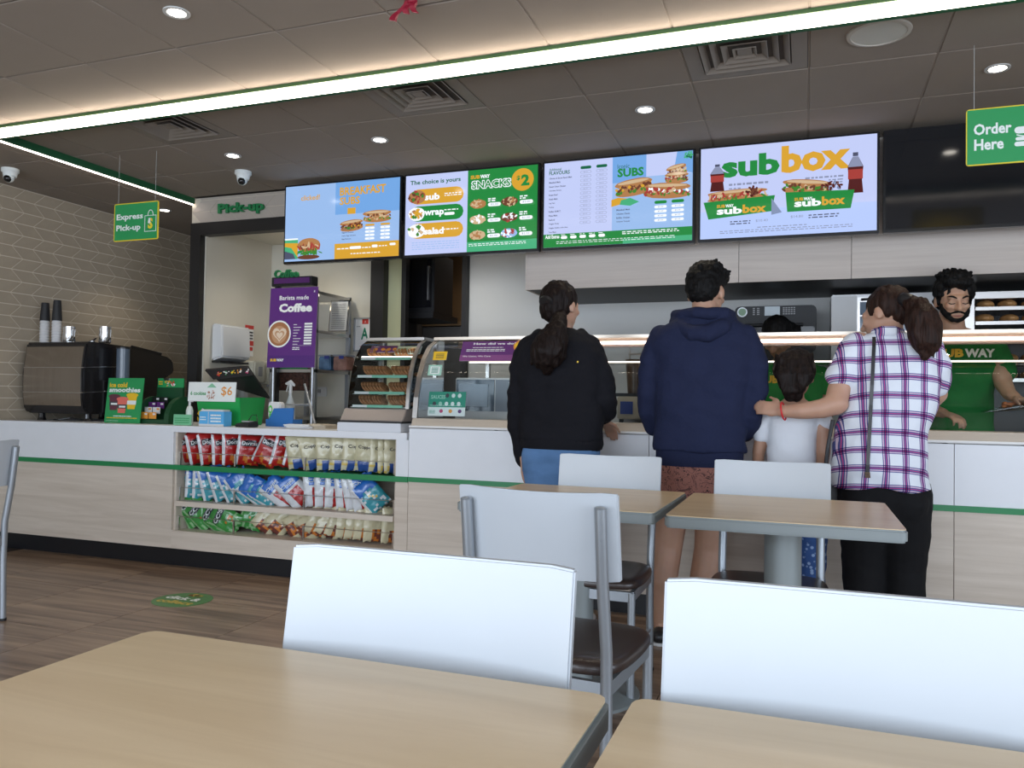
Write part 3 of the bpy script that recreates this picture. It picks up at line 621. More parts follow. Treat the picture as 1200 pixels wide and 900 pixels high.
# equipment seen through the glass
t = empty('microwave_oven', (-1.83, 4.75, .965), 'white microwave oven with blue-grey window behind the glass guard', 'oven')
a_, b_ = aY(533, 490, 4.72), aY(602, 443, 4.72)
MB().box(a_.x, b_.x+.02, 4.72, 5.05, .97, b_.z).build('body', mat('appliance_white', (.62, .64, .66), .35), t, bevel=.006)
MB().box(a_.x+.01, a_.x+.27, 4.712, 4.72, 1.04, b_.z-.012).build('door', mat('oven_window_dark', (.10, .14, .19), .12), t)
MB().box(a_.x+.03, a_.x+.23, 4.708, 4.712, 1.07, b_.z-.04).build('window_mesh', mat('oven_window', (.26, .33, .42), .25), t); MB().box(a_.x+.28, b_.x+.01, 4.712, 4.72, 1.04, b_.z-.012).build('control_panel', mat('panel_grey', (.22, .26, .32), .4), t)
MB().box(a_.x+.02, b_.x, 4.712, 4.72, .975, 1.02).build('lower_trim', mat('appliance_white', (.6, .6, .6)), t)
t = empty('card_scale', (-.95, 4.7, .965), 'beige kitchen scale with a blue screen behind the glass', 'scale')
a_, b_ = aY(723, 491, 4.72), aY(766, 465, 4.72)
MB().box(a_.x, b_.x, 4.72, 4.95, a_.z, b_.z).build('body', mat('scale_beige', (.42, .38, .31), .5), t, bevel=.006); MB().box(a_.x+.02, a_.x+.095, 4.714, 4.72, a_.z+.03, b_.z-.03).build('screen', mat('blue_lcd', (.04, .07, .28), .3), t); MB().box(a_.x-.03, b_.x+.02, 4.75, 4.94, b_.z, b_.z+.02).build('top_plate', BLKP, t)
for x in (a_.x+.02, b_.x-.02): MB().box(x-.012, x+.012, 4.74, 4.76, a_.z-.02, a_.z).build('foot', BLKP, t)
t = empty('drink_blender', (-.93, 5.0, 1.1), 'dark smoky blender jug with steel frame behind the glass', 'blender')
c = aY(745, 470, 5.0); 
MB().tube([(c.x, 5.0, c.z+.03), (c.x, 5.0, c.z+.26)], [.05, .068], 18).build('jug', mat('smoky_brown', (.09, .055, .035), .3, noise_amt=.5, nscale=(9, 9, 9)), t, smooth=True); MB().tube([(c.x, 5, c.z-.08), (c.x, 5, c.z+.03)], .018, 12).build('stem', STEEL, t)
for s_ in (-.04, .04): MB().tube([(c.x+s_, 5, c.z+.26), (c.x+s_, 5, c.z+.35)], .005, 8).build('handle_rod', STEEL, t)
MB().box(c.x-.05, c.x+.05, 4.99, 5.01, c.z+.29, c.z+.30).build('cross_bar', STEEL, t); MB().box(c.x-.07, c.x+.07, 4.93, 5.07, .965, c.z-.08).build('base', GREY, t, bevel=.01)
# ================= chip bags
def bag_mesh(name, W, H, T, colf, mats, seed):
    rnd = random.Random(seed); NU, NV = 10, 14; mb = MB()
    off = V((seed*3.1, seed*1.7, 0))
    def pt(i, j, s_):
        u = -1+2*i/NU; v = -1+2*j/NV
        t = T*(max(0, 1-abs(u)**2.6)**.6)*(max(0, 1-abs(v)**3.2)**.75)
        nz = noise.noise(V((u*1.8, v*2.6, s_*2))+off); n2 = noise.noise(V((u*5, v*5, s_*3))+off)
        edge = (1-abs(u)**6)*(1-abs(v)**6)
        x = u*W/2*(1-.05*(1-abs(v)**2)*0-.03*abs(nz)); z = v*H/2+(.004*sin(i*2.1+seed) if j in (0, NV) else 0)
        n4 = noise.noise(V((u*2.2+v, v*6-u*3, 4))+off)
        y = -s_*(t*(1+.45*nz)+.009*n2*edge+.0006)+.008*n4*edge
        y += .004*sin(u*3+seed)*abs(v)**3
        return V((x, y, z+H/2))
    for s_ in (1, -1):
        g = [[pt(i, j, s_) for i in range(NU+1)] for j in range(NV+1)]
        n0 = len(mb.v)
        mb.v += [p for r in g for p in r]
        for j in range(NV):
            for i in range(NU):
                a = n0+j*(NU+1)+i; f = (a, a+1, a+NU+2, a+NU+1)
                mb.f.append(f if s_ == 1 else f[::-1]); mb.m.append(colf((i+.5)/NU, (j+.5)/NV, s_, rnd))
    # side walls
    N1 = (NU+1)*(NV+1)
    for j in range(NV):
        for i in (0, NU):
            a = j*(NU+1)+i; mb.f.append((a, a+NU+1, a+NU+1+N1, a+N1)); mb.m.append(colf(0 if i == 0 else 1, (j+.5)/NV, 1, rnd))
    for i in range(NU):
        for j in (0, NV):
            a = j*(NU+1)+i; mb.f.append((a, a+1, a+1+N1, a+N1)); mb.m.append(colf(.5, 0 if j == 0 else 1, 1, rnd))
    return mb
def foil(n, c, r=.28): return mat(n, c, r, .0, .6, coat=.5, bump=.25, bscale=55)
BR, BW, BO = foil('foil_red', (.42, .012, .012)), foil('foil_white', (.66, .68, .70)), foil('foil_orange', (.60, .19, .03))
BC, BB, BY = foil('foil_cream', (.60, .55, .36), .4), foil('foil_blue', (.03, .08, .30)), foil('foil_yellow', (.62, .45, .10))
BT, BLB, BSV = foil('foil_teal', (.04, .30, .36)), foil('foil_bright_blue', (.02, .14, .50)), foil('foil_silver', (.34, .36, .40), .25)
BG, BLG, BDG = foil('foil_green', (.04, .27, .05)), foil('foil_light_green', (.28, .50, .25)), foil('foil_dark', (.02, .03, .04))
BBR = foil('foil_maroon', (.16, .04, .03))
def c_red(u, v, s, r):
    if u < .12 or u > .95: return 1
    if v < .38 and .3 < u < .95 and r.random() < .5: return 2
    return 0
def c_cream(u, v, s, r):
    if v < .30 and .15 < u < .9: return 1
    if v < .22: return 2 if r.random() < .5 else 0
    return 0
def c_teal(u, v, s, r):
    if u < .12: return 1
    if v > .74-.25*abs(u-.5): return 2
    if .35 < v < .6 and .4 < u < .7 and r.random() < .5: return 3
    return 0 if r.random() > .12 else 1
def c_rwb(u, v, s, r):
    if v > .62 and u > .2: return 2
    if .30 < u < .85 and v < .55: return 1
    return 0
def c_green(u, v, s, r):
    if .2 < v < .45 and .4 < u < .8 and r.random() < .55: return 2
    if u < .12 or (v < .3 and r.random() < .3): return 1
    return 0
def c_brown(u, v, s, r):
    if v < .35 and .3 < u < .8: return 1 if r.random() < .6 else 2
    return 0
SIL = [BSV]*4
KIND = {'red': (c_red, [BR, BW, BO], 'corn_chip_bag', 'red corn chip bag'), 'cream': (c_cream, [BC, BB, BY], 'chip_bag', 'cream potato chip bag with blue base'),
        'teal': (c_teal, [BT, BW, BLB, BY], 'chip_bag', 'teal and blue chip bag'), 'rwb': (c_rwb, [BW, BR, BLB], 'chip_bag', 'white, red and blue chip bag'),
        'green': (c_green, [BG, BLG, BO], 'corn_chip_bag', 'green corn chip bag'), 'brown': (c_brown, [BC, BBR, BO], 'chip_bag', 'cream and maroon chip bag')}
protos = {}
LOGO = {'red': ('Doritos', BDG, SWH, .66), 'cream': ('Copper', INK, INK, .62), 'green': ('CC\'S', BDG, SWH, .66), 'rwb': ('Chips', SWH, SWH, .70)}
SHN = {.652: 'top', .425: 'middle', .235: 'bottom'}
ORD = 'first second third fourth fifth sixth seventh eighth ninth tenth eleventh twelfth thirteenth fourteenth'.split()
counts = {}
def bag(kind, x, z, yaw, lean=0, tip=0, y=.13, var=None, lbl=None):
    colf, mats, nm, lb = KIND[kind]; var = random.randrange(3) if var is None else var
    if (kind, var) not in protos:
        W_, H_, T_ = .155, .205, .021
        root = bag_mesh(nm, W_, H_, T_, colf, mats, var+1+len(protos)).build(nm, mats, None, smooth=True, angle=60)
        if kind in LOGO:
            s_, mb_, mt_, v0 = LOGO[kind]; vs, fs, a0, a1, b0, b1 = text_mesh(s_, .02); k = MB(); ww = .10; hh = .026
            bv = BVHTree.FromPolygons([tuple(v.co) for v in root.data.vertices], [tuple(p.vertices) for p in root.data.polygons])
            def pr(x_, z_, d): 
                h = bv.ray_cast(V((x_, -.2, z_)), V((0, 1, 0))); return V((x_, (h[0].y if h[0] else 0)-d, z_))
            if kind in ('red', 'green'):
                k.mi(0); G = [[pr(-.056+.112*i/8, H_*v0-.008+.042*j/4, .0015) for i in range(9)] for j in range(5)]
                n0 = len(k.v); k.v += [p for r in G for p in r]
                for j in range(4):
                    for i in range(8): k.f.append((n0+j*9+i, n0+j*9+i+1, n0+j*9+i+10, n0+j*9+i+9)); k.m.append(0)
            k.mi(1); k.add([pr(-ww/2+(q.x-a0)/(a1-a0)*ww, H_*v0+(q.y-b0)/(b1-b0)*hh, .0035) for q in vs], fs)
            k.build('lettering', [mb_, mt_], root)
        protos[(kind, var)] = root; o = root
    else: o = copy_tree(protos[(kind, var)])
    o.scale = [random.uniform(.94, 1.05)]*3 if abs(lean) > .02 else (1, 1, 1); o.location = (x, YF+y, z+.002+abs(sin(lean))*.02+.012)
    o.rotation_euler = (tip, lean, yaw)
    key = (kind, z); counts[key] = counts.get(key, 0)+1
    return tag(o, lbl or f'{ORD[counts[key]-1]} {lb} from the left on the {SHN[z]} shelf', 'chip bag', 'chip bags on the counter shelves')
Z1, Z2, Z3 = SH
def lbag(kind, px, z, yaw, lean=0, tip=0, y=.13, **k): return bag(kind, aY(px, 530, YF+y).x, z, R_(yaw), R_(lean), R_(tip), y, **k)
for px, yw, ln, tp in ((216, 62, 0, 0), (225, 58, -12, 0), (237, 60, -14, 4), (250, 56, -10, 0), (263, 55, -4, 0), (275, 55, -2, 2), (289, 50, 6, 0), (307, 18, 24, 0), (329, 48, 14, 0), (345, 40, 12, 0)): lbag('red', px, Z1, yw, ln, tp, y=.12+.012*random.random())
for px, yw, ln in ((354, 28, -8), (372, 40, -14), (387, 38, -4), (401, 32, 2), (415, 46, 4), (429, 8, 3), (445, 60, 4), (455, 66, 0), (463, 62, 0)): lbag('cream', px, Z1, yw, ln, y=.12)
for px, yw, ln in ((211, 50, 0), (220, 52, 1), (231, 55, 2), (241, 50, 0), (255, 48, -14), (268, 44, -18), (281, 38, -24)): lbag('teal', px, Z2, yw, ln, y=.12)
for px, yw, ln in ((298, 26, -38), (316, 20, -56), (326, 16, -62)): lbag('teal', px, Z2, yw, ln, y=.12)
for px, yw, ln in ((344, 20, -55), (359, 24, -44), (374, 42, -6), (386, 44, -3), (396, 50, 0), (410, 32, -6), (422, 40, -12), (432, 36, -16)): lbag('rwb', px, Z2, yw, ln, y=.12)
lbag('teal', 449, Z2, 30, -42, y=.12)
for px, yw, ln in ((210, 20, 0), (218, 4, 2), (236, 14, -30), (250, 14, -46), (268, 8, -58), (282, 10, -64)): lbag('green', px, Z3, yw, ln, y=.12)
lbag('green', 293, Z3, 24, 16, y=.15)
o = bpy.data.objects[-1] if 0 else None
for px, yw, ln in ((306, 30, 38), (320, 24, 42), (338, 14, 60), (352, 10, 64), (370, 40, 22), (383, 40, 24), (395, 42, 18), (408, 50, 6), (419, 46, 8), (430, 40, 6), (442, 50, 2), (461, 60, 3)): lbag('brown', px, Z3, yw, ln, y=.12)
# ================= tables and chairs
def table(x0, x1, y0, y1, rz, lb, leg=True):
    W_, D_ = x1-x0, y1-y0; cx, cy = (x0+x1)/2, (y0+y1)/2
    t = empty('cafe_table', (0, 0, 0), lb, 'table', 'beech cafe tables')
    MB().rbox(-W_/2, W_/2, -D_/2, D_/2, .705, .743, .022).build('table_edge', EDGE, t, bevel=.006)
    MB().rbox(-W_/2+.004, W_/2-.004, -D_/2+.004, D_/2-.004, .743, .7455, .02).build('tabletop', BEECH, t)
    MB().tube([(0, 0, .03), (0, 0, .69)], .062, 28).build('pedestal', mat('pedestal_grey', (.27, .30, .30), .45, .3), t, smooth=True)
    MB().lathe((0, 0, 0), [(.24, 0), (.24, .012), (.20, .024), (.07, .04), (.0, .04)], 32).build('base_plate', MATS['pedestal_grey'], t, smooth=True)
    MB().box(-.18, .18, -.18, .18, .69, .705).build('mounting_plate', BLKP, t)
    t.location = (cx, cy, 0); t.rotation_euler = (0, 0, rz)
    return t
SEAT = mat('brown_vinyl', (.040, .026, .022), .33, coat=.2, bump=.05, bscale=200)
CHW = mat('chair_white', (.53, .565, .60), .38, noise_amt=.01)
CF = mat('chair_silver', (.36, .39, .42), .36, .6)
chp = None
CHT = .882
def make_chair():
    # faces +Y, origin on the floor under the seat centre
    t = empty('cafe_chair', (0, 0, 0), 'x', 'chair')
    W_ = .442; seat_f, seat_b = .20, -.20
    # curved white back panel
    rings = []
    for k in range(13):
        u = -1+2*k/12; x = u*W_/2; y = -.235+.030*(u*u)   # centre bulges backwards
        zb = .655; zt = CHT-.006+.006*u*u
        if abs(u) == 1: zb += .004; zt -= .004
        ly = -.035*(1)
        rings.append([V((x, y, zb)), V((x, y+ly, zt)), V((x, y+ly+.016, zt)), V((x, y+.016, zb))])
    MB().loft(rings).build('backrest', CHW, t, smooth=True, bevel=.003, angle=50)
    for s_ in (-1, 1):
        x = s_*.185
        MB().tube([(x, -.205, 0), (x, -.195, .30), (x, -.200, .48), (x, -.238, .66), (x, -.262, .845)], .0155, 14).build('rear_leg', CF, t, smooth=True)
        MB().ell((x, -.2625, .845), (.0155, .0155, .006)).build('leg_cap', CF, t, smooth=True)
        MB().tube([(s_*.185, .185, 0), (s_*.185, .185, .40)], .0145, 14).build('front_leg', CF, t, smooth=True)
        MB().box(s_*.185-.008, s_*.185+.008, -.19, .185, .367, .403).build('side_rail', CF, t)
        MB().tube([(x, -.195, .17), (x, .185, .17)], .009, 8).build('side_stretcher', CF, t, smooth=True)
        for yy in (-.205, .185): MB().tube([(x, yy, 0), (x, yy, .012)], .018, 10).build('foot_cap', BLKP, t)
    MB().box(-.185, .185, .176, .194, .367, .403).build('seat_frame', CF, t); MB().box(-.185, .185, -.204, -.188, .367, .403).build('seat_frame', CF, t)
    MB().tube([(-.185, 0, .17), (.185, 0, .17)], .009, 8).build('cross_stretcher', CF, t, smooth=True)
    r = [[V((x*s_, y*s_*1.0, z)) for x, y in ((-.20, -.19), (-.08, -.20), (.08, -.20), (.20, -.19), (.215, -.06), (.215, .12), (.19, .205), (.08, .215), (-.08, .215), (-.19, .205), (-.215, .12), (-.215, -.06))] for s_, z in ((.96, .405), (1.0, .414), (1.0, .434), (.95, .446), (.75, .452), (.3, .454))]
    s = MB().loft(r).build('seat', SEAT, t, smooth=True, angle=80)
    md = s.modifiers.new('sub', 'SUBSURF'); md.levels = 1; md.render_levels = 2
    return t
def chair(x, y, rz, lb, flip=False):
    """x,y: where the middle of the back panel stands; faces +Y, or -Y when flipped"""
    global chp
    if chp is None: chp = make_chair(); t = chp
    else: t = copy_tree(chp)
    a = R_(rz)+(pi if flip else 0); c = V((0, -.25, 0)); c.rotate(Matrix.Rotation(a, 3, 'Z'))
    t.location = (x-c.x, y-c.y, 0); t.rotation_euler = (0, 0, a); return tag(t, lb, 'chair', 'white cafe chairs')
table(-.935, -.218, .26, .972, 0, 'near beech table in the left foreground')
table(-.195, .52, .26, .978, 0, 'near beech table cut by the right lower corner')
table(-1.17, -.455, 2.64, 3.33, R_(-1), 'far beech table left of the pair by the queue')
table(-.425, .285, 2.60, 3.32, R_(0), 'far beech table right of the pair, in front of the girl')
chair(-.506, 1.06, 0, 'white cafe chair across the near left table', True)
chair(.055, 1.055, 0, 'white cafe chair across the near right table, large at right', True)
chair(-.65, 1.945, -5, 'white cafe chair seen from behind with brown seat, tucked at the far left table')
a_, b_ = aY(657, 536, 3.42), aY(780, 538, 3.42)
chair((a_.x+b_.x)/2, 3.40, 0, 'white cafe chair beyond the far left table, behind the woman in jeans', True)
a_, b_ = aY(830, 545, 3.42), aY(983, 553, 3.42)
chair((a_.x+b_.x)/2, 3.40, 0, 'white cafe chair beyond the far right table, before the girl', True)
f = aZ(3, 727, 0)
chair(f.x+.045, f.y-.185, 90, 'white cafe chair cut off by the left edge of the picture')
# ================= people
def blob(mb, name, m, parent, vox=.009, sm=2, disp=None, label=None, seed=0):
    o = mb.build(name, m, parent)
    md = o.modifiers.new('r', 'REMESH'); md.mode = 'VOXEL'; md.voxel_size = vox; md.use_smooth_shade = True
    s = o.modifiers.new('s', 'SMOOTH'); s.iterations = sm; s.factor = .6
    dg = bpy.context.evaluated_depsgraph_get(); me = bpy.data.meshes.new_from_object(o.evaluated_get(dg))
    o.modifiers.clear(); old = o.data; o.data = me; bpy.data.meshes.remove(old); me.name = name
    if disp:
        amp, sx, sy, sz = disp; of = V((seed*2.3, seed, seed*.7))
        ns = [v.normal.copy() for v in me.vertices]
        for v, n in zip(me.vertices, ns):
            p = V((v.co.x*sx, v.co.y*sy, v.co.z*sz))+of
            v.co += n*amp*(noise.noise(p)+.5*noise.noise(p*2.1))
    me.polygons.foreach_set('use_smooth', [True]*len(me.polygons))
    if len(me.materials) == 0: me.materials.append(m)
    if label: o['label'] = label
    return o
def rings(mb, L, Y0, k=1.0, e=.82, n=24):
    """L rows: (py, px_left, px_right, half depth, depth offset)"""
    rg = []
    for row in L:
        py, a, b, d, dy = row
        A, B = aY(a, py, Y0+dy), aY(b, py, Y0+dy); c = (A+B)/2; hw = (B-A).length/2*k; d = d*k
        rg.append([V((c.x+hw*math.copysign(abs(cos(t))**e, cos(t)), c.y+d*math.copysign(abs(sin(t))**e, sin(t)), c.z)) for t in [2*pi*i/n for i in range(n)]])
    return mb.loft(rg)
def limb(mb, L, Y0, k=1.0, n=14):
    return mb.tube([aY(px, py, Y0+dy) for px, py, dy, r in L], [r*k for *_, r in L], n, round_=True)
def hand(mb, w, d, nrm, th, curl=.4, s=1.0):
    """w wrist, d finger direction, nrm palm normal, th side the thumb is on (+1/-1 along d x nrm)"""
    w = V(w); d = V(d).normalized(); nrm = V(nrm); nrm = (nrm-d*nrm.dot(d)).normalized(); lat = d.cross(nrm)*th
    mb.tube([w-d*.03*s, w+d*.01*s, w+d*.045*s, w+d*.085*s], [(.024*s, .019*s), (.026*s, .017*s), (.038*s, .015*s), (.038*s, .012*s)], 14, side=lat, round_=True)
    for i in range(4):
        L = (.074, .082, .076, .060)[i]*s; b = w+d*(.083, .088, .086, .078)[i]*s+lat*(.029-.019*i)*s; p = [b-d*.01*s]; a = curl*.5; q = b
        p.append(q)
        for f in (.45, .32, .26):
            q = q+(d*cos(a)+nrm*sin(a))*L*f; p.append(q); a += curl*1.2
        mb.tube(p, [.0085*s, .0088*s, .0082*s, .0074*s, .006*s], 8, round_=True)
    b = w+d*.02*s+lat*.025*s; v1 = (d*.6+lat*.75+nrm*.25).normalized(); v2 = (d*.9+lat*.3+nrm*.35).normalized()
    mb.tube([b-lat*.01*s, b+v1*.032*s, b+v1*.032*s+v2*.03*s, b+v1*.032*s+v2*.052*s], [.014*s, .011*s, .0098*s, .0075*s], 8, round_=True)
def headm(yaw=0, pitch=0, roll=0): return Matrix.Rotation(R_(yaw), 3, 'Z') @ Matrix.Rotation(R_(roll), 3, 'Y') @ Matrix.Rotation(R_(pitch), 3, 'X')
def head(mb, c, M, s=1.0, face=True):
    P_ = lambda x, y, z: V(c)+M @ V((x*s, y*s, z*s))
    E_ = lambda p, r, **k: mb.ell(P_(*p), [q*s for q in r], M, **k)
    E_((0, -.018, .022), (.077, .092, .092)); E_((0, .022, -.030), (.064, .070, .078)); E_((0, .045, -.062), (.045, .046, .046)); E_((0, .068, -.093), (.024, .022, .018))
    E_((0, .070, .022), (.050, .026, .016))                       # brow
    mb.tube([P_(0, .086, .016), P_(0, .104, -.016), P_(0, .112, -.030)], [(.008*s, .010*s), (.010*s, .012*s), (.014*s, .012*s)], 10, round_=True)
    for a in (-1, 1):
        E_((a*.012, .098, -.031), (.009, .011, .008)); E_((a*.036, .070, -.020), (.022, .022, .018)); E_((a*.079, -.008, -.012), (.009, .020, .030), n=12, m=8); E_((a*.030, .077, .004), (.014, .012, .010))
    mb.tube([P_(-.024, .084, -.060), P_(0, .094, -.058), P_(.024, .084, -.060)], .0075*s, 8, round_=True)
    mb.tube([P_(-.018, .083, -.070), P_(0, .091, -.071), P_(.018, .083, -.070)], .0075*s, 8, round_=True)
    return P_, E_
def skinm(n, c):
    m = mat(n, c, .48, noise_amt=.06, nscale=(14, 14, 14), bump=.05, bscale=300); b = m.node_tree.nodes['Principled BSDF']
    b.inputs['Subsurface Weight'].default_value = .15; b.inputs['Subsurface Scale'].default_value = .01; return m
def hairm(n, c, rough=.55):
    m = mat(n, c, rough, noise_amt=.55, nscale=(120, 120, 9)); nt = m.node_tree; b = nt.nodes['Principled BSDF']
    tc = _n(nt, 'ShaderNodeTexCoord'); mp = _n(nt, 'ShaderNodeMapping'); mp.inputs['Scale'].default_value = (170, 170, 12)
    no = _n(nt, 'ShaderNodeTexNoise'); no.inputs['Scale'].default_value = 1; bp = _n(nt, 'ShaderNodeBump'); bp.inputs['Strength'].default_value = .9; bp.inputs['Distance'].default_value = .005; b.inputs['Specular IOR Level'].default_value = .18
    nt.links.new(tc.outputs['Object'], mp.inputs[0]); nt.links.new(mp.outputs[0], no.inputs['Vector']); nt.links.new(no.outputs[0], bp.inputs['Height']); nt.links.new(bp.outputs[0], b.inputs['Normal']); return m
SK1 = skinm('skin_warm', (.50, .29, .20)); SK2 = skinm('skin_tan', (.42, .235, .155)); SK3 = skinm('skin_olive', (.46, .27, .18))
H1 = hairm('hair_dark_brown', (.010, .0055, .0045)); H2 = hairm('hair_black', (.0035, .0033, .0035), .6); H3 = hairm('hair_brown', (.024, .0105, .007))
def cloth(n, c, bump=.25, bs=60, **k): return mat(n, c, .88, spec=.25, bump=bump, bscale=bs, noise_amt=.06, nscale=(5, 5, 5), sheen=.0, **k)
JEAN = mat('blue_denim', (.10, .20, .38), .85, spec=.2, noise_amt=.25, nscale=(4, 4, 9), bump=.2, bscale=200)
def shoes(t, Y0, x, m, s=1.0):
    for a in x:
        p = V((a, Y0, 0)); k = MB(); k.tube([p+V((0, -.08, .035)), p+V((0, 0, .042)), p+V((0, .10, .034)), p+V((0, .165, .026))], [(.034*s, .034), (.036*s, .04), (.042*s, .033), (.036*s, .024)], 14, side=(1, 0, 0), round_=True)
        k.build('shoe', m, t, smooth=True)
        MB().rbox(a-.043, a+.043, Y0-.115, Y0+.19, .001, .014, .04).build('shoe_sole', mat('sole_white', (.6, .6, .6), .6), t)
def legs(mb, Y0, xs, hipz, r=(.085, .06, .05, .035), k=1.0, x2=None, end=.06):
    for i, x in enumerate(xs):
        c = x if x2 is None else x2[i]
        mb.tube([(x, Y0, hipz), (x, Y0, hipz*.82), ((x+c)/2, Y0+.01, hipz*.56), (c, Y0-.015, hipz*.36), (c, Y0, end)], [q*k for q in (r[0], r[0]*.95, r[1], r[2], r[3])], 16, round_=True)
def scarf_text(s, o, x0, x1, z0, z1, ydir, y_from, m, name, parent, bold=.03, d=.004):
    """lettering laid onto a shirt front; ydir=+1 looks along +Y"""
    vs, fs, a0, a1, b0, b1 = text_mesh(s, bold); L = wl(o)
    bv = BVHTree.FromPolygons([tuple(v.co+L) for v in o.data.vertices], [tuple(p.vertices) for p in o.data.polygons]); k = MB(); P_ = []
    for q in vs:
        x = x0+(q.x-a0)/(a1-a0)*(x1-x0); z = z0+(q.y-b0)/(b1-b0)*(z1-z0); h = bv.ray_cast(V((x, y_from, z)), V((0, ydir, 0)))
        P_.append(V((x, (h[0].y if h[0] else y_from+.3)-ydir*d, z)))
    k.add(P_, fs); return k.build(name, m, parent)
FEM = lambda Y0, x: None
# ---- woman in black hoodie
Y0 = 3.80; t = empty('person', (aY(660, 500, Y0).x, Y0, 0), 'woman in black hoodie and blue jeans with long dark ponytail, back turned', 'person', 'customers at the counter')
TW = [(386, 645, 672, .05, -.02), (394, 630, 686, .075, -.015), (402, 616, 699, .09, -.01), (415, 609, 705, .105, -.01), (440, 607, 706, .11, -.01), (470, 609, 705, .11, 0), (500, 611, 705, .115, 0), (516, 612, 705, .12, 0)]
SL_ = [(619, 404, -.005, .050), (609, 432, -.015, .052), (606, 465, -.02, .048), (605, 500, -.01, .046), (609, 525, .0, .042), (614, 541, .0, .037)]
SR_ = [(693, 404, -.005, .050), (704, 435, .0, .055), (710, 465, .01, .055), (710, 482, .08, .047), (708, 491, .17, .036)]
b = MB(); rings(b, TW, Y0, .88); limb(b, SL_, Y0, .62); limb(b, SR_, Y0, .62)
x0_, x1_ = aY(637, 560, Y0).x, aY(683, 560, Y0).x
rings(b, [(512, 622, 698, .10, 0), (545, 618, 702, .11, 0), (575, 622, 698, .10, 0)], Y0, .92); legs(b, Y0, (x0_, x1_), .80, k=.85)
for x in (x0_, x1_): b.tube([(x, Y0-.06, .04), (x, Y0+.14, .03)], [.03, .025], 10, round_=True)
M = headm(-22, -6, 0); hc = aY(658, 359, Y0+.0); P_, E_ = head(b, hc, M); b.tube([P_(0, -.015, -.05), aY(659, 398, Y0)], [.05, .056], 14)
w1 = aY(614, 543, Y0-.03); hand(b, w1, (.22, -.04, -1), (.5, .8, 0), 1, .55, .92)
w2 = aY(709, 493, Y0+.20); hand(b, w2, (.12, .75, -.5), (0, -.3, -1), -1, .3, .92)
blob(b, 'body', SK1, t, .008, 2)
c = MB(); rings(c, TW, Y0, 1.03); limb(c, SL_, Y0); limb(c, SR_, Y0)
c.ell(aY(655, 403, Y0-.07), (.125, .06, .055)); c.ell(aY(655, 420, Y0-.09), (.11, .045, .07)); c.tube([aY(628, 398, Y0-.02), aY(632, 392, Y0+.04)], .035, 10, round_=True); c.tube([aY(684, 398, Y0-.02), aY(682, 392, Y0+.04)], .035, 10, round_=True)
BLKC = cloth('black_fleece', (.006, .006, .009))
blob(c, 'hoodie', BLKC, t, .010, 2, (.014, 6, 7, 12), seed=1)
r = MB(); rings(r, [(513, 612, 706, .125, 0), (520, 611.5, 706.5, .13, 0), (527, 613, 704, .124, 0)], Y0); r.build('hem_rib', BLKC, t, smooth=True, bevel=.006)
c = MB(); rings(c, [(518, 616, 702, .115, 0), (535, 613, 703, .125, -.005), (552, 614, 703, .13, -.008), (570, 618, 700, .12, 0)], Y0); c.ell(aY(637, 550, Y0-.045), (.09, .085, .09)); c.ell(aY(681, 550, Y0-.045), (.09, .085, .09))
legs(c, Y0, (x0_, x1_), .80, r=(.092, .068, .06, .045), end=.09); jn = blob(c, 'jeans', JEAN, t, .010, 1, (.004, 10, 10, 20))
h = MB(); E2 = lambda p, q: h.ell(hc+M @ V(p), q, M); E2((0, -.028, .028), (.088, .098, .098)); E2((0, -.06, -.02), (.075, .06, .075)); 
h.tube([aY(656, 372, Y0-.10), aY(653, 384, Y0-.145), aY(648, 398, Y0-.165), aY(643, 412, Y0-.17), aY(640, 424, Y0-.165), aY(641, 432, Y0-.155)], [.035, .050, .075, .088, .072, .03], 16, side=(1, 0, 0), round_=True)
for q in range(9): a = random.uniform(-20, 18); h.tube([aY(652+a*.4, 388, Y0-.18), aY(646+a, 408, Y0-.215), aY(644+a*1.1, 430+random.uniform(-4, 4), Y0-.19)], [.014, .018, .008], 8, round_=True)
blob(h, 'hair', H1, t, .007, 1, (.010, 40, 40, 10), seed=3)
MB().tube([P_(-.0, -.108, .0)+V((0, 0, 0)), P_(0, -.118, -.012)], [.040, .040], 16).build('hair_tie', BLKP, t, smooth=True)
MB().box(-.004, .004, -.001, .001, -.004, .004, Matrix.Translation(aY(677, 424, Y0-.128))).build('logo_patch', YEL, t)
shoes(t, Y0, (x0_, x1_), mat('shoe_white', (.6, .6, .6), .6))
# ---- young man in navy hoodie
Y0 = 3.80; t = empty('person', (aY(822, 500, Y0).x, Y0, 0), 'young man in navy hoodie and rust patterned shorts, back turned', 'person', 'customers at the counter')
TW = [(364, 806, 848, .06, -.01), (376, 788, 864, .085, -.01), (386, 774, 877, .10, -.005), (398, 765, 885, .115, 0), (425, 765, 884, .125, 0), (460, 768, 878, .13, 0), (490, 768, 873, .13, 0), (515, 767, 873, .135, 0), (528, 767, 874, .14, 0)]
SL_ = [(776, 395, 0, .058), (764, 425, 0, .062), (760, 455, .01, .058), (761, 480, .03, .056), (768, 498, .10, .050), (778, 505, .22, .042)]
SR_ = [(874, 395, 0, .058), (884, 425, 0, .062), (885, 455, .0, .058), (880, 485, .0, .056), (874, 505, .08, .048), (868, 508, .20, .042)]
b = MB(); rings(b, TW, Y0, .88); limb(b, SL_, Y0, .62); limb(b, SR_, Y0, .62)
x0_, x1_ = aY(798, 560, Y0).x, aY(846, 560, Y0).x; xa, xb = aY(777, 650, Y0).x, aY(826, 650, Y0).x
rings(b, [(525, 775, 868, .11, 0), (560, 772, 868, .12, 0), (585, 778, 862, .11, 0)], Y0, .92); legs(b, Y0, ((xa+x0_)/2, (xb+x1_)/2), .78, r=(.095, .075, .076, .042), x2=(xa, xb), k=.92)
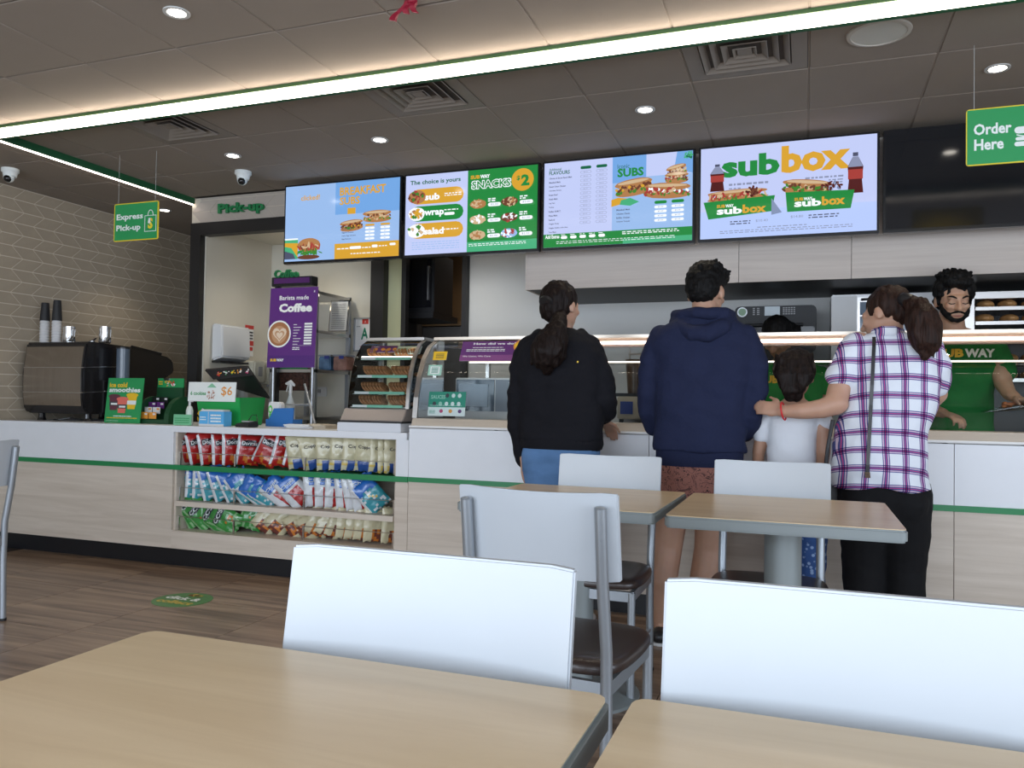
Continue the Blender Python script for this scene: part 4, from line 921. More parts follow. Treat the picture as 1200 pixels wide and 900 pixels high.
for x in (xa, xb): b.tube([(x, Y0-.06, .04), (x, Y0+.15, .03)], [.033, .028], 10, round_=True)
M = headm(-18, -10, 0); hc = aY(828, 343, Y0+.03); P_, E_ = head(b, hc, M, 1.03); b.tube([P_(0, -.02, -.045), aY(827, 378, Y0)], [.056, .062], 14)
w2 = aY(868, 508, Y0+.23); hand(b, w2, (-.6, .8, -.1), (0, 0, -1), -1, .4); hand(b, aY(779, 505, Y0+.26), (.5, .8, -.1), (0, 0, -1), 1, .4)
blob(b, 'body', skinm('skin_hairy_leg', (.46, .265, .18)), t, .008, 2)
NAVY = cloth('navy_fleece', (.013, .018, .050), .3)
c = MB(); rings(c, TW, Y0, 1.02); limb(c, SL_, Y0); limb(c, SR_, Y0); k = blob(c, 'hoodie', NAVY, t, .010, 2, (.017, 5, 6, 9), seed=5)
c = MB(); rings(c, [(526, 769, 872, .128, 0), (538, 769, 871, .13, 0), (547, 771, 868, .125, 0)], Y0); c.build('hem_rib', NAVY, t, smooth=True, bevel=.006)
c = MB(); cc = aY(824, 379, Y0-.035)
pts = [aY(790, 378, Y0+.02), aY(796, 384, Y0-.06), aY(812, 391, Y0-.11), aY(830, 391, Y0-.115), aY(848, 384, Y0-.08), aY(857, 377, Y0-.0)]
c.tube(pts, [(.03, .03), (.035, .04), (.045, .042), (.045, .042), (.035, .04), (.03, .03)], 14, round_=True)
pts = [aY(792, 370, Y0+.03), aY(800, 368, Y0-.05), aY(815, 366, Y0-.085), aY(833, 367, Y0-.085), aY(848, 367, Y0-.05), aY(856, 370, Y0+.02)]
c.tube(pts, .028, 12, round_=True); blob(c, 'hood', NAVY, t, .008, 2, (.008, 9, 9, 9), seed=6)
RUST = mat('rust_pattern', (.30, .13, .10), .85)
nt = RUST.node_tree; vo = _n(nt, 'ShaderNodeTexNoise'); vo.inputs['Scale'].default_value = 22; vo.inputs['Distortion'].default_value = 1.5; tc = _n(nt, 'ShaderNodeTexCoord'); cr = _n(nt, 'ShaderNodeValToRGB')
cr.color_ramp.interpolation = 'CONSTANT'; e = cr.color_ramp.elements; e[0].color = (.33, .14, .11, 1); e[1].position = .485; e[1].color = (.03, .015, .015, 1); e2 = e.new(.51); e2.color = (.33, .14, .11, 1); e3 = e.new(.62); e3.color = (.12, .05, .045, 1)
nt.links.new(tc.outputs['Object'], vo.inputs['Vector']); nt.links.new(vo.outputs[0], cr.inputs[0]); nt.links.new(cr.outputs[0], nt.nodes['Principled BSDF'].inputs['Base Color'])
c = MB(); rings(c, [(530, 773, 867, .115, 0), (550, 771, 867, .125, 0), (572, 771, 866, .125, 0), (585, 774, 862, .12, 0)], Y0)
for x, xx in ((x0_, xa), (x1_, xb)): c.tube([((x*2+xx)/3, Y0, .80), ((x+xx)/2, Y0, .70), ((x+xx*2)/3, Y0, .60)], [.105, .108, .110], 18)
blob(c, 'shorts', RUST, t, .010, 1, (.006, 8, 8, 6))
h = MB(); E2 = lambda p, q: h.ell(hc+M @ V(p), q, M); E2((-.004, -.014, .050), (.092, .102, .086)); E2((0, .03, .085), (.086, .085, .055)); E2((0, -.048, .012), (.084, .070, .070)); E2((0, -.055, -.03), (.066, .048, .04))
for q in range(60):
    a = random.uniform(0, 2*pi); rr = random.uniform(.2, 1); d = V((.082*rr*cos(a), .10*rr*sin(a)+.005, .10+.045*(1-rr*rr))); h.tube([hc+M @ d, hc+M @ (d+V((random.uniform(-.02, .02), random.uniform(-.005, .02), random.uniform(.004, .022)*(1.3-rr))))], [.014, .006], 7, round_=True)
blob(h, 'hair', H2, t, .006, 0, (.006, 45, 45, 45), seed=4)
shoes(t, Y0, (xa, xb), BLKP)
# ---- little girl
Y0 = 3.86; t = empty('person', (aY(930, 500, Y0).x, Y0, 0), 'small girl in white T-shirt and blue patterned leggings, hair in low bun', 'person', 'customers at the counter')
TW = [(468, 918, 945, .04, -.005), (474, 906, 956, .055, 0), (481, 898, 964, .062, 0), (495, 899, 960, .07, 0), (520, 900, 957, .075, 0), (545, 899, 956, .08, 0), (572, 898, 957, .085, 0)]
AL = [(902, 482, 0, .036), (894, 505, .005, .032), (889, 530, .01, .029), (888, 552, .04, .024), (890, 566, .09, .019)]
AR = [(961, 484, 0, .036), (965, 507, -.01, .033), (965, 530, -.01, .030), (963, 552, .02, .025), (961, 566, .07, .019)]
xa, xb = aY(920, 640, Y0).x, aY(951, 640, Y0).x
b = MB(); rings(b, TW, Y0, .93); limb(b, AL, Y0); limb(b, AR, Y0); legs(b, Y0, (xa, xb), .62, r=(.07, .05, .045, .03), k=.9)
for x in (xa, xb): b.tube([(x, Y0-.05, .035), (x, Y0+.10, .028)], [.025, .022], 10, round_=True)
M = headm(-6, -4, 0); hc = aY(932, 440, Y0+.01); P_, E_ = head(b, hc, M, .93); b.tube([P_(0, -.015, -.05), aY(931, 478, Y0)], [.04, .044], 14)
hand(b, aY(890, 566, Y0+.09), (.1, .5, -.8), (.9, 0, 0), 1, .4, .72); hand(b, aY(961, 566, Y0+.07), (-.1, .5, -.8), (-.9, 0, 0), -1, .4, .72)
blob(b, 'body', SK2, t, .007, 2)
WT = cloth('white_cotton', (.66, .68, .72), .15); c = MB(); rings(c, TW[1:], Y0, 1.03); limb(c, [(901, 482, 0, .040), (894, 500, .0, .043), (892, 510, .005, .040)], Y0); limb(c, [(961, 482, 0, .040), (966, 496, -.005, .041)], Y0)
blob(c, 'tshirt', WT, t, .008, 1, (.006, 9, 9, 14), seed=8)
LG = mat('blue_print_legging', (.03, .09, .28), .8); nt = LG.node_tree; vo = _n(nt, 'ShaderNodeTexVoronoi'); vo.inputs['Scale'].default_value = 38; tc = _n(nt, 'ShaderNodeTexCoord'); cr = _n(nt, 'ShaderNodeValToRGB')
e = cr.color_ramp.elements; e[0].color = (.28, .40, .62, 1); e[0].position = .22; e[1].position = .32; e[1].color = (.03, .085, .26, 1)
nt.links.new(tc.outputs['Object'], vo.inputs['Vector']); nt.links.new(vo.outputs[0], cr.inputs[0]); nt.links.new(cr.outputs[0], nt.nodes['Principled BSDF'].inputs['Base Color'])
c = MB(); rings(c, [(565, 900, 955, .082, 0), (590, 899, 958, .09, 0), (605, 903, 956, .085, 0)], Y0, 1.0); legs(c, Y0, (xa, xb), .62, r=(.072, .060, .062, .045), end=.09); blob(c, 'leggings', LG, t, .009, 1, (.005, 12, 12, 22))
h = MB(); E2 = lambda p, q: h.ell(hc+M @ V(p), q, M); E2((0, -.018, .028), (.092, .098, .098)); E2((-.002, -.075, -.03), (.068, .052, .075)); E2((.0, -.062, -.082), (.045, .04, .045))
for q in range(14): a = random.uniform(-1, 1); h.tube([hc+M @ V((a*.06, -.10, .06)), hc+M @ V((a*.075, -.115, -.01)), hc+M @ V((a*.04, -.11, -.085))], [.012, .015, .008], 7, round_=True)
for q in range(16): a = random.uniform(0, 2*pi); h.tube([hc+M @ V((.08*cos(a), -.02+.08*sin(a), .07)), hc+M @ V((.088*cos(a), -.02+.088*sin(a), .09+random.uniform(0, .02)))], [.01, .003], 6, round_=True)
blob(h, 'hair', H1, t, .006, 1, (.010, 30, 30, 12), seed=9)
shoes(t, Y0, (xa, xb), MATS['shoe_white'], .75)
# ---- woman in plaid shirt
Y0 = 3.76; t = empty('person', (aY(1038, 500, Y0).x, Y0, 0), 'woman in white and purple plaid shirt with brown ponytail, arm round the girl', 'person', 'customers at the counter')
TW = [(387, 1024, 1056, .05, -.01), (395, 1010, 1076, .075, -.005), (404, 1000, 1089, .095, 0), (420, 997, 1097, .11, 0), (445, 994, 1100, .12, 0), (475, 988, 1097, .13, 0), (505, 981, 1088, .135, 0), (530, 976, 1084, .14, 0), (552, 972, 1087, .145, 0), (566, 974, 1090, .145, 0)]
xa, xb = aY(1012, 640, Y0).x, aY(1060, 640, Y0).x
UA = [(1006, 405, -.01, .06), (993, 432, -.03, .053), (983, 458, -.05, .048), (979, 474, -.08, .047)]
FA = [(981, 473, -.08, .047), (962, 479, -.085, .042), (938, 482, -.08, .035), (917, 482, -.06, .027)]
RA = [(1086, 408, .0, .058), (1096, 435, .03, .052), (1098, 462, .08, .045), (1085, 478, .22, .035), (1075, 484, .30, .027)]
b = MB(); rings(b, TW, Y0, .88); limb(b, UA, Y0); limb(b, FA, Y0); limb(b, RA, Y0, .95)
rings(b, [(560, 982, 1080, .12, 0), (590, 982, 1082, .13, 0), (612, 990, 1076, .12, 0)], Y0, .92); legs(b, Y0, (xa, xb), .72, r=(.10, .07, .065, .04), k=.85)
for x in (xa, xb): b.tube([(x, Y0-.06, .04), (x, Y0+.14, .03)], [.03, .025], 10, round_=True)
M = headm(58, -18, 6); hc = aY(1037, 369, Y0+.03); P_, E_ = head(b, hc, M, .97); b.tube([P_(0, -.02, -.045), aY(1040, 396, Y0)], [.048, .058], 14)
hand(b, aY(917, 482, Y0-.06), (-.92, .25, .18), (.15, .9, -.35), -1, .5, .95); hand(b, aY(1075, 484, Y0+.30), (-.5, .8, -.2), (0, 0, -1), 1, .4, .92)
blob(b, 'body', SK1, t, .008, 2)
PL = mat('plaid_shirt', (.7, .7, .75), .85, spec=.2, bump=.15, bscale=80); nt = PL.node_tree
tc = _n(nt, 'ShaderNodeTexCoord'); sx = _n(nt, 'ShaderNodeSeparateXYZ'); nt.links.new(tc.outputs['Object'], sx.inputs[0]); out = []
for ax, ph in (('X', .3), ('Z', .1)):
    mu = _n(nt, 'ShaderNodeMath', operation='MULTIPLY_ADD'); mu.inputs[1].default_value = 1/.077; mu.inputs[2].default_value = 100+ph; fr = _n(nt, 'ShaderNodeMath', operation='FRACT')
    wv = _n(nt, 'ShaderNodeMath', operation='MULTIPLY_ADD'); wv.inputs[1].default_value = .25; nt.links.new(sx.outputs['Y'], wv.inputs[0])
    nt.links.new(sx.outputs[ax], wv.inputs[2]); nt.links.new(wv.outputs[0], mu.inputs[0]); nt.links.new(mu.outputs[0], fr.inputs[0])
    cr = _n(nt, 'ShaderNodeValToRGB'); cr.color_ramp.interpolation = 'CONSTANT'; e = cr.color_ramp.elements
    st = [(0, (.86, .88, .92)), (.50, (.10, .11, .30)), (.545, (.80, .60, .70)), (.60, (.10, .11, .30)), (.66, (.55, .08, .25)), (.70, (.10, .11, .30)), (.76, (.80, .60, .70)), (.815, (.10, .11, .30)), (.86, (.86, .88, .92))]
    e[0].position = 0; e[0].color = (*st[0][1], 1); e[1].position = st[1][0]; e[1].color = (*st[1][1], 1)
    for p_, c_ in st[2:]: n_ = e.new(p_); n_.color = (*c_, 1)
    nt.links.new(fr.outputs[0], cr.inputs[0]); out.append(cr)
mx = _n(nt, 'ShaderNodeMix', data_type='RGBA', blend_type='MULTIPLY'); mx.inputs[0].default_value = 1
nt.links.new(out[0].outputs[0], mx.inputs[6]); nt.links.new(out[1].outputs[0], mx.inputs[7])
mm = _n(nt, 'ShaderNodeMix', data_type='RGBA', blend_type='MULTIPLY'); mm.inputs[0].default_value = .0; nt.links.new(mx.outputs[2], mm.inputs[6]); nt.links.new(mx.outputs[2], mm.inputs[7])
nt.links.new(mm.outputs[2], nt.nodes['Principled BSDF'].inputs['Base Color'])
c = MB(); rings(c, [(390, 1022, 1061, .066, -.008)]+TW[1:]+[(572, 977, 1091, .14, 0)], Y0, 1.03); limb(c, [(1004, 408, -.01, .066), (994, 426, -.025, .070), (988, 441, -.04, .072)], Y0); limb(c, [(1087, 410, .0, .062), (1096, 430, .02, .064), (1098, 448, .05, .062)], Y0)
blob(c, 'plaid_shirt', PL, t, .009, 1, (.014, 6, 6, 9), seed=11)
c = MB(); c.tube([aY(1024, 391, Y0-.03), aY(1034, 388, Y0-.075), aY(1048, 388, Y0-.07), aY(1057, 391, Y0-.02)], [(.022, .012)]*4, 10, side=(0, 0, 1), round_=True); c.build('collar', PL, t, smooth=True)
c = MB(); rings(c, [(556, 980, 1084, .12, 0), (580, 982, 1085, .135, 0), (600, 984, 1085, .135, 0), (615, 990, 1080, .12, 0)], Y0); legs(c, Y0, (xa, xb), .74, r=(.108, .086, .080, .06), end=.08); c.ell(aY(1012, 590, Y0-.05), (.10, .09, .10)); c.ell(aY(1058, 590, Y0-.05), (.10, .09, .10))
blob(c, 'trousers', cloth('black_trousers', (.006, .006, .007), .1), t, .010, 1, (.005, 8, 8, 16))
h = MB(); E2 = lambda p, q: h.ell(hc+M @ V(p), q, M); E2((0, -.028, .030), (.086, .095, .092)); E2((0, -.06, .0), (.07, .06, .07))
h.tube([aY(1062, 352, Y0-.06), aY(1074, 358, Y0-.09), aY(1080, 372, Y0-.11), aY(1084, 390, Y0-.12), aY(1086, 404, Y0-.13), aY(1083, 416, Y0-.13)], [.022, .045, .065, .066, .055, .022], 16, side=(1, 0, 0), round_=True)
for q in range(12): a = random.uniform(-12, 14); h.tube([aY(1076+a*.4, 366, Y0-.15), aY(1084+a*.9, 392, Y0-.165), aY(1086+a, 414+random.uniform(-6, 4), Y0-.15)], [.014, .016, .006], 8, round_=True)
blob(h, 'hair', H3, t, .007, 1, (.009, 40, 40, 9), seed=13)
MB().tube([aY(1060, 351, Y0-.055), aY(1066, 353, Y0-.07)], .030, 14, round_=True).build('hair_tie', BLKP, t, smooth=True)
sh_ = [o for o in t.children if o.name.startswith('plaid_shirt')][0]
def drape(pts, w_, m, name, parent, shirt, ly=None):
    L = wl(shirt); bv = BVHTree.FromPolygons([tuple(v.co+L) for v in shirt.data.vertices], [tuple(p.vertices) for p in shirt.data.polygons]); r = []
    for px, py in pts:
        c_ = aY(px, py, Y0-.15); h_ = bv.ray_cast(V((c_.x, 3.2, c_.z)), V((0, 1, 0))); y = (h_[0].y if h_[0] else Y0-.1)-.005
        r.append([V((c_.x-w_, y, c_.z)), V((c_.x-w_, y-.004, c_.z)), V((c_.x+w_, y-.004, c_.z)), V((c_.x+w_, y, c_.z))])
    return MB().loft(r).build(name, m, parent)
bag_ = empty('shoulder_bag', (aY(1018, 560, Y0).x, Y0-.15, aY(1018, 560, Y0).z), 'thin black crossbody bag strap down the plaid shirt', 'bag')
drape([(1026+(1016-1026)*q/14, 393+(556-393)*q/14) for q in range(15)], .007, BLKP, 'strap', bag_, sh_)
drape([(1016, 553), (1017, 560)], .010, CHROME, 'buckle', bag_, sh_)
MB().tube([aY(976, 492, Y0-.04), aY(970, 525, Y0-.06), aY(966, 560, Y0-.05)], [(.008, .004)]*3, 8).build('strap', BLKP, bag_)
MB().rbox(aY(962, 590, Y0).x, aY(990, 590, Y0).x, Y0+.06, Y0+.11, .66, .82, .02, ax='y').build('pouch', BLKP, bag_)
rb = empty('bracelet', aY(912, 482, Y0-.06), 'red bracelet on the wrist resting on the girl', 'bracelet')
ax = (aY(938, 482, Y0-.08)-aY(905, 482, Y0-.05)).normalized(); s1 = ax.cross(V((0, 0, 1))).normalized(); s2 = ax.cross(s1); cc = aY(918, 482, Y0-.061)
MB().tube([cc+s1*.033*cos(2*pi*k/20)+s2*.038*sin(2*pi*k/20)+ax*.006*sin(2*pi*k/20) for k in range(21)], .0035, 6).build('band', mat('bracelet_red', (.65, .02, .03), .4), rb, smooth=True)
shoes(t, Y0, (xa, xb), BLKP)
# ---- staff man
GRT = cloth('green_shirt', (.012, .16, .035), .15)
Y0 = 5.10; t = empty('person', (aY(1120, 500, Y0).x, Y0, 0), 'bearded man in green shirt serving behind the glass, looking down', 'person', 'staff behind the counter')
TW = [(385, 1098, 1137, .055, -.22), (392, 1084, 1155, .085, -.20), (401, 1077, 1168, .105, -.18), (420, 1078, 1170, .12, -.15), (455, 1083, 1164, .125, -.10), (490, 1085, 1162, .13, -.05), (530, 1083, 1164, .135, 0), (580, 1080, 1166, .14, 0)]
AR = [(1163, 404, -.18, .058), (1172, 430, -.18, .052), (1176, 450, -.22, .044), (1183, 462, -.30, .035), (1190, 466, -.36, .027)]
AL = [(1084, 404, -.18, .058), (1076, 435, -.18, .052), (1076, 465, -.22, .044), (1090, 480, -.32, .035), (1105, 484, -.40, .027)]
b = MB(); rings(b, TW, Y0, .9); limb(b, AR, Y0); limb(b, AL, Y0); xa, xb = aY(1105, 580, Y0).x, aY(1142, 580, Y0).x; legs(b, Y0, (xa, xb), .84)
for x in (xa, xb): b.tube([(x, Y0+.06, .04), (x, Y0-.14, .03)], [.033, .028], 10, round_=True)
M = headm(188, -14, 0); hc = aY(1117, 352, Y0-.30); P_, E_ = head(b, hc, M, 1.05); b.tube([P_(0, -.02, -.05), aY(1117, 396, Y0-.21)], [.058, .066], 14)
hand(b, aY(1190, 466, Y0-.36), (.55, -.7, -.25), (-.3, 0, -1), -1, .5); hand(b, aY(1105, 484, Y0-.40), (.5, -.8, -.2), (0, 0, -1), 1, .5)
blob(b, 'body', SK3, t, .0065, 1)
c = MB(); rings(c, TW[1:], Y0, 1.03); limb(c, [(1163, 404, -.18, .062), (1171, 424, -.17, .066), (1175, 436, -.17, .066)], Y0); limb(c, [(1084, 404, -.18, .062), (1077, 424, -.17, .066), (1075, 436, -.17, .066)], Y0)
s_ = blob(c, 'work_shirt', GRT, t, .009, 1, (.007, 8, 8, 11), seed=15)
a_, m_, b_ = aY(1097, 419, Y0-.27), aY(1130, 413, Y0-.27), aY(1175, 408, Y0-.27)
scarf_text('SUB', s_, a_.x, m_.x-.004, a_.z, a_.z+.046, 1, 4.5, YEL, 'shirt_lettering', t, .05); scarf_text('WAY', s_, m_.x, b_.x-.03, a_.z, a_.z+.046, 1, 4.5, SWH, 'shirt_lettering', t, .05)
c = MB(); legs(c, Y0, (xa, xb), .86, r=(.10, .08, .07, .055), end=.08); rings(c, [(540, 1085, 1162, .125, 0), (590, 1082, 1165, .13, 0)], Y0, .98); blob(c, 'trousers', MATS['black_trousers'], t, .011, 1)
h = MB(); sc_ = 1.05; E2 = lambda p, q: h.ell(hc+M @ (V(p)*sc_), [w_*sc_ for w_ in q], M); E2((0, -.030, .050), (.092, .092, .088)); E2((0, .028, .098), (.078, .058, .038)); E2((.0, -.05, -.01), (.080, .055, .06))
for a in (-1, 1): E2((a*.076, .02, .052), (.016, .034, .045)); E2((a*.074, .022, .005), (.008, .014, .03))
for q in range(70):
    a = random.uniform(0, 2*pi); rr = random.uniform(.3, 1); d = V((.086*rr*cos(a), .085*rr*sin(a)-.0, .115+.03*(1-rr*rr))); h.tube([hc+M @ (d*sc_), hc+M @ ((d+V((random.uniform(-.02, .02), random.uniform(-.01, .012), random.uniform(0, .016)*(1.2-rr))))*sc_)], [.015, .008], 7, round_=True)
blob(h, 'hair', H2, t, .006, 0, (.007, 40, 40, 40), seed=16)
h = MB()
for q in range(-9, 10):
    a = q/9; x = .064*sin(a*1.45); y = .030+.052*cos(a*1.45); z = -.085+.052*abs(a)**1.6
    for dz in (0, .012, -.008): h.ell(hc+M @ (V((x*.97, y-.003, z+dz))*sc_), [.0105*sc_]*3, M, 8, 6)
for q in range(-4, 5): a = q/4; h.ell(hc+M @ (V((.030*a, .0945-.012*a*a, -.046-.010*a*a))*sc_), [.0085*sc_, .006*sc_, .0055*sc_], M, 8, 6)
for z in (-.083, -.092): h.ell(hc+M @ (V((0, .086, z))*sc_), [.016*sc_, .010, .009], M, 8, 6)
blob(h, 'beard', H2, t, .005, 0, (.003, 60, 60, 60))
for a in (-1, 1):
    MB().tube([hc+M @ (V((a*(.014+.034*q/5), .0955-.016*(q/5)**2*1.6, .022+.008*sin(pi*q/5*.8)))*sc_) for q in range(6)], [.003, .0045, .005, .005, .004, .002], 8, round_=True).build('eyebrow', H2, t, smooth=True)
    MB().tube([hc+M @ (V((a*(.018+.026*q/4), .0915-.008*(q/4)**2, -.0045-.003*sin(pi*q/4)))*sc_) for q in range(5)], .0022, 6, round_=True).build('eyelashes', H2, t, smooth=True)
MB().tube([hc+M @ (V((x, .0975-abs(x)*.35, -.0655))*sc_) for x in (-.022, -.01, 0, .01, .022)], [.002, .0045, .0055, .0045, .002], 8, round_=True).build('lips', mat('lip_colour', (.30, .11, .09), .5), t, smooth=True)
for x in (xa, xb): MB().tube([(x, Y0+.07, .04), (x, Y0-.16, .032)], [.04, .036], 12, round_=True).build('shoe', BLKP, t, smooth=True)
# ---- staff woman
Y0 = 5.10; t = empty('person', (aY(920, 500, Y0).x, Y0, 0), 'staff woman in green shirt bending down behind the girl, dark hair tied back', 'person', 'staff behind the counter')
TW = [(420, 905, 940, .05, .0), (428, 893, 958, .08, 0), (438, 886, 970, .095, 0), (460, 888, 966, .105, 0), (500, 890, 962, .11, 0), (560, 886, 966, .12, 0), (600, 886, 966, .12, 0)]
AR = [(962, 440, 0, .052), (972, 470, -.03, .045), (965, 500, -.12, .036), (950, 508, -.24, .026)]; AL = [(894, 440, 0, .052), (885, 470, -.03, .045), (892, 500, -.12, .036), (908, 508, -.24, .026)]
b = MB(); rings(b, TW, Y0, .9); limb(b, AR, Y0); limb(b, AL, Y0); xa, xb = aY(908, 580, Y0).x, aY(945, 580, Y0).x; legs(b, Y0, (xa, xb), .80)
for x in (xa, xb): b.tube([(x, Y0+.06, .04), (x, Y0-.12, .03)], [.03, .026], 10, round_=True)
M = headm(158, -38, 0); hc = aY(911, 395, Y0-.08); P_, E_ = head(b, hc, M, 1.0); b.tube([P_(0, -.02, -.045), aY(922, 432, Y0)], [.048, .055], 14)
hand(b, aY(950, 508, Y0-.24), (-.3, -.9, -.1), (0, 0, -1), 1, .5, .9); hand(b, aY(908, 508, Y0-.24), (.3, -.9, -.1), (0, 0, -1), -1, .5, .9)
blob(b, 'body', SK2, t, .008, 1)
c = MB(); rings(c, TW[1:], Y0, 1.03); limb(c, [(962, 440, 0, .058), (971, 458, -.02, .058)], Y0); limb(c, [(894, 440, 0, .058), (886, 458, -.02, .058)], Y0)
s_ = blob(c, 'work_shirt', cloth('bright_green_shirt', (.02, .25, .05), .15), t, .009, 1, (.007, 8, 8, 11), seed=18)
a_, b_ = aY(890, 449, Y0-.11), aY(912, 440, Y0-.11); scarf_text('SUB', s_, a_.x, b_.x, a_.z, a_.z+.048, 1, 4.7, YEL, 'shirt_lettering', t, .05); scarf_text('WAY', s_, b_.x+.004, b_.x+.13, a_.z, a_.z+.048, 1, 4.7, SWH, 'shirt_lettering', t, .05)
c = MB(); legs(c, Y0, (xa, xb), .82, r=(.10, .08, .07, .055), end=.08); blob(c, 'trousers', MATS['black_trousers'], t, .011, 1)
h = MB(); E2 = lambda p, q: h.ell(hc+M @ V(p), q, M); E2((0, -.022, .036), (.086, .096, .090)); E2((0, -.055, .0), (.075, .055, .065)); h.tube([aY(921, 382, Y0-.03), aY(931, 388, Y0+.0), aY(933, 400, Y0+.02)], [.04, .045, .03], 12, round_=True)
blob(h, 'hair', H2, t, .007, 1, (.006, 40, 40, 12), seed=19)
for x in (xa, xb): MB().tube([(x, Y0+.06, .04), (x, Y0-.14, .032)], [.038, .034], 12, round_=True).build('shoe', BLKP, t, smooth=True)
# ================= kitchen side: rear bench, oven, cabinet, bread rack
t = empty('rear_bench', (-.3, 5.6, 0), 'stainless rear bench along the wall behind the staff', 'bench')
MB().box(-2.3, .10, 5.42, 5.79, .87, .91).build('benchtop', STEEL, t, bevel=.004); MB().box(-2.3, .10, 5.45, 5.79, .08, .87).build('cabinet_body', mat('bench_grey', (.35, .35, .35), .5), t)
for x in (-1.7, -1.1, -.5): MB().box(x, x+.58, 5.44, 5.45, .1, .85).build('cabinet_door', STEEL, t, bevel=.003)
# speed oven (dark, round knob)
Y = 5.45; a_, b_ = aY(861, 392, Y), aY(957, 357, Y); OVB = mat('oven_charcoal', (.010, .011, .013), .5)
t = empty('speed_oven', ((a_.x+b_.x)/2, Y, .91), 'charcoal countertop oven with round badge and keypad, above the bench', 'oven')
MB().rbox(a_.x, b_.x, Y, Y+.30, a_.z-.10, b_.z, .03, ax='y').build('body', OVB, t, bevel=.006)
MB().box(a_.x+.01, b_.x-.01, Y-.02, Y, a_.z-.08, a_.z+.045).build('door', mat('oven_door', (.02, .02, .022), .15), t, bevel=.008)
MB().tube([(a_.x+.02, Y-.04, a_.z+.055), (b_.x-.08, Y-.04, a_.z+.055)], .010, 10).build('handle', OVB, t, smooth=True)
c = aY(870, 366, Y); MB().tube([c+V((0, -.012, 0)), c+V((0, .004, 0))], .032, 24).build('badge', mat('badge_silver', (.45, .47, .48), .35, .5), t); MB().tube([c+V((0, -.014, 0)), c+V((0, -.011, 0))], .024, 20).build('badge_face', mat('badge_green', (.25, .38, .25), .5), t)
c1, c2 = aY(896, 370, Y), aY(914, 359, Y); MB().box(c1.x, c2.x, Y-.004, Y, c1.z, c2.z).build('screen', mat('lcd_pale', (.55, .62, .66), .3), t)
P = Panel((aY(881, 371, Y).x, Y-.001, c1.z), (1, 0, 0), (0, 0, 1), .32, c2.z-c1.z)
for i in range(4): P.rect(.02, .1+.22*i, .06, .22+.22*i, GREY); P.rect(.10, .1+.22*i, .15, .22+.22*i, GREY)
for i in range(5):
    for j in range(4): P.rect(.60+.05*i, .1+.22*j, .635+.05*i, .22+.22*j, GREY)
P.build('keypad', t)['kind'] = 'stuff'
MB().box(a_.x+.02, b_.x-.02, Y+.02, Y+.28, .911, a_.z-.10).build('stand', OVB, t)
# warming cabinet
Y = 5.40; a_, b_ = aY(974, 400, Y), aY(1096, 342, Y)
t = empty('proofing_cabinet', ((a_.x+b_.x)/2, Y, 0), 'tall pale steel cabinet with blue glass door behind the plaid woman', 'cabinet')
PS = mat('pale_steel', (.62, .62, .62), .35, .4); x0, x1, zt = a_.x, b_.x, b_.z
MB().box(x0, x1, Y+.012, Y+.38, .05, zt).build('body', PS, t, bevel=.006); MB().box(x0+.15, x1-.10, Y+.004, Y+.012, .35, zt-.02).build('door_frame', STEEL, t)
MB().box(x0+.165, x1-.15, Y-.002, Y+.004, .40, zt-.05).build('door_glass', mat('blue_glass', (.16, .22, .30), .06), t)
for z in (zt-.14, zt-.26, zt-.38): MB().box(x0+.165, x1-.15, Y-.006, Y-.002, z, z+.008).build('rack_line', STEEL, t)
MB().box(x0, x0+.145, Y, Y+.012, .1, zt-.01).build('side_panel', mat('cabinet_white', (.72, .72, .72), .4), t); MB().tube([(x0+.17, Y-.02, zt-.036), (x0+.32, Y-.02, zt-.030)], .007, 8).build('handle', BLKP, t)
for x in (x0+.04, x1-.04): MB().tube([(x, Y+.1, 0), (x, Y+.1, .05)], .02, 10).build('foot', BLKP, t)
# bread rack
Y = 5.35; x0 = aY(1143, 380, Y).x; zt = aY(1150, 327, Y).z
t = empty('bread_rack', (x0+.3, Y, 0), 'steel bread rack of trays at the right edge behind the bearded man', 'rack')
for x in (x0-.055, x0+.62): MB().box(x, x+.05, Y, Y+.02, 0, zt).build('upright', STEEL, t); MB().box(x, x+.05, Y+.36, Y+.38, 0, zt).build('upright', STEEL, t)
MB().box(x0-.055, x0+.67, Y-.01, Y+.40, zt-.02, zt).build('top_tray', STEEL, t, bevel=.004); MB().box(x0-.055, x0+.67, Y, Y+.39, zt-.115, zt-.075).build('top_panel', STEEL, t, bevel=.004)
MB().box(x0-.05, x0+.66, Y+.38, Y+.40, .1, zt-.1).build('rack_back', BLKP, t)
CR = mat('bread_crust', (.52, .27, .10), .6, noise_amt=.3, nscale=(25, 25, 25)); bp = None
TZ = [aY(1170, q, Y).z for q in (361, 378, 395, 425, 445)]
for k, z in enumerate(TZ):
    MB().box(x0, x0+.615, Y+.0, Y+.36, z-.008, z).build('tray', STEEL, t, bevel=.002)
    MB().box(x0, x0+.615, Y-.006, Y, z-.012, z+.008).build('tray_lip', STEEL, t)
    for i in range(5):
        if bp is None: bp = MB().ell((0, 0, .022), (.052, .095, .030), n=14, m=9).build('bread_roll', CR, None, smooth=True); o = bp
        else: o = bp.copy(); COL.objects.link(o)
        o.location = (x0+.065+.122*i+random.uniform(-.006, .006), Y+.11, z+.009); o.rotation_euler = (0, 0, random.uniform(-.1, .1)); sc_ = random.uniform(.92, 1.06); o.scale = (sc_, sc_, sc_)
        tag(o, f'{ORD[i]} golden bread roll from the left on the {ORD[k]} tray down', 'bread', 'bread rolls on the rack trays')
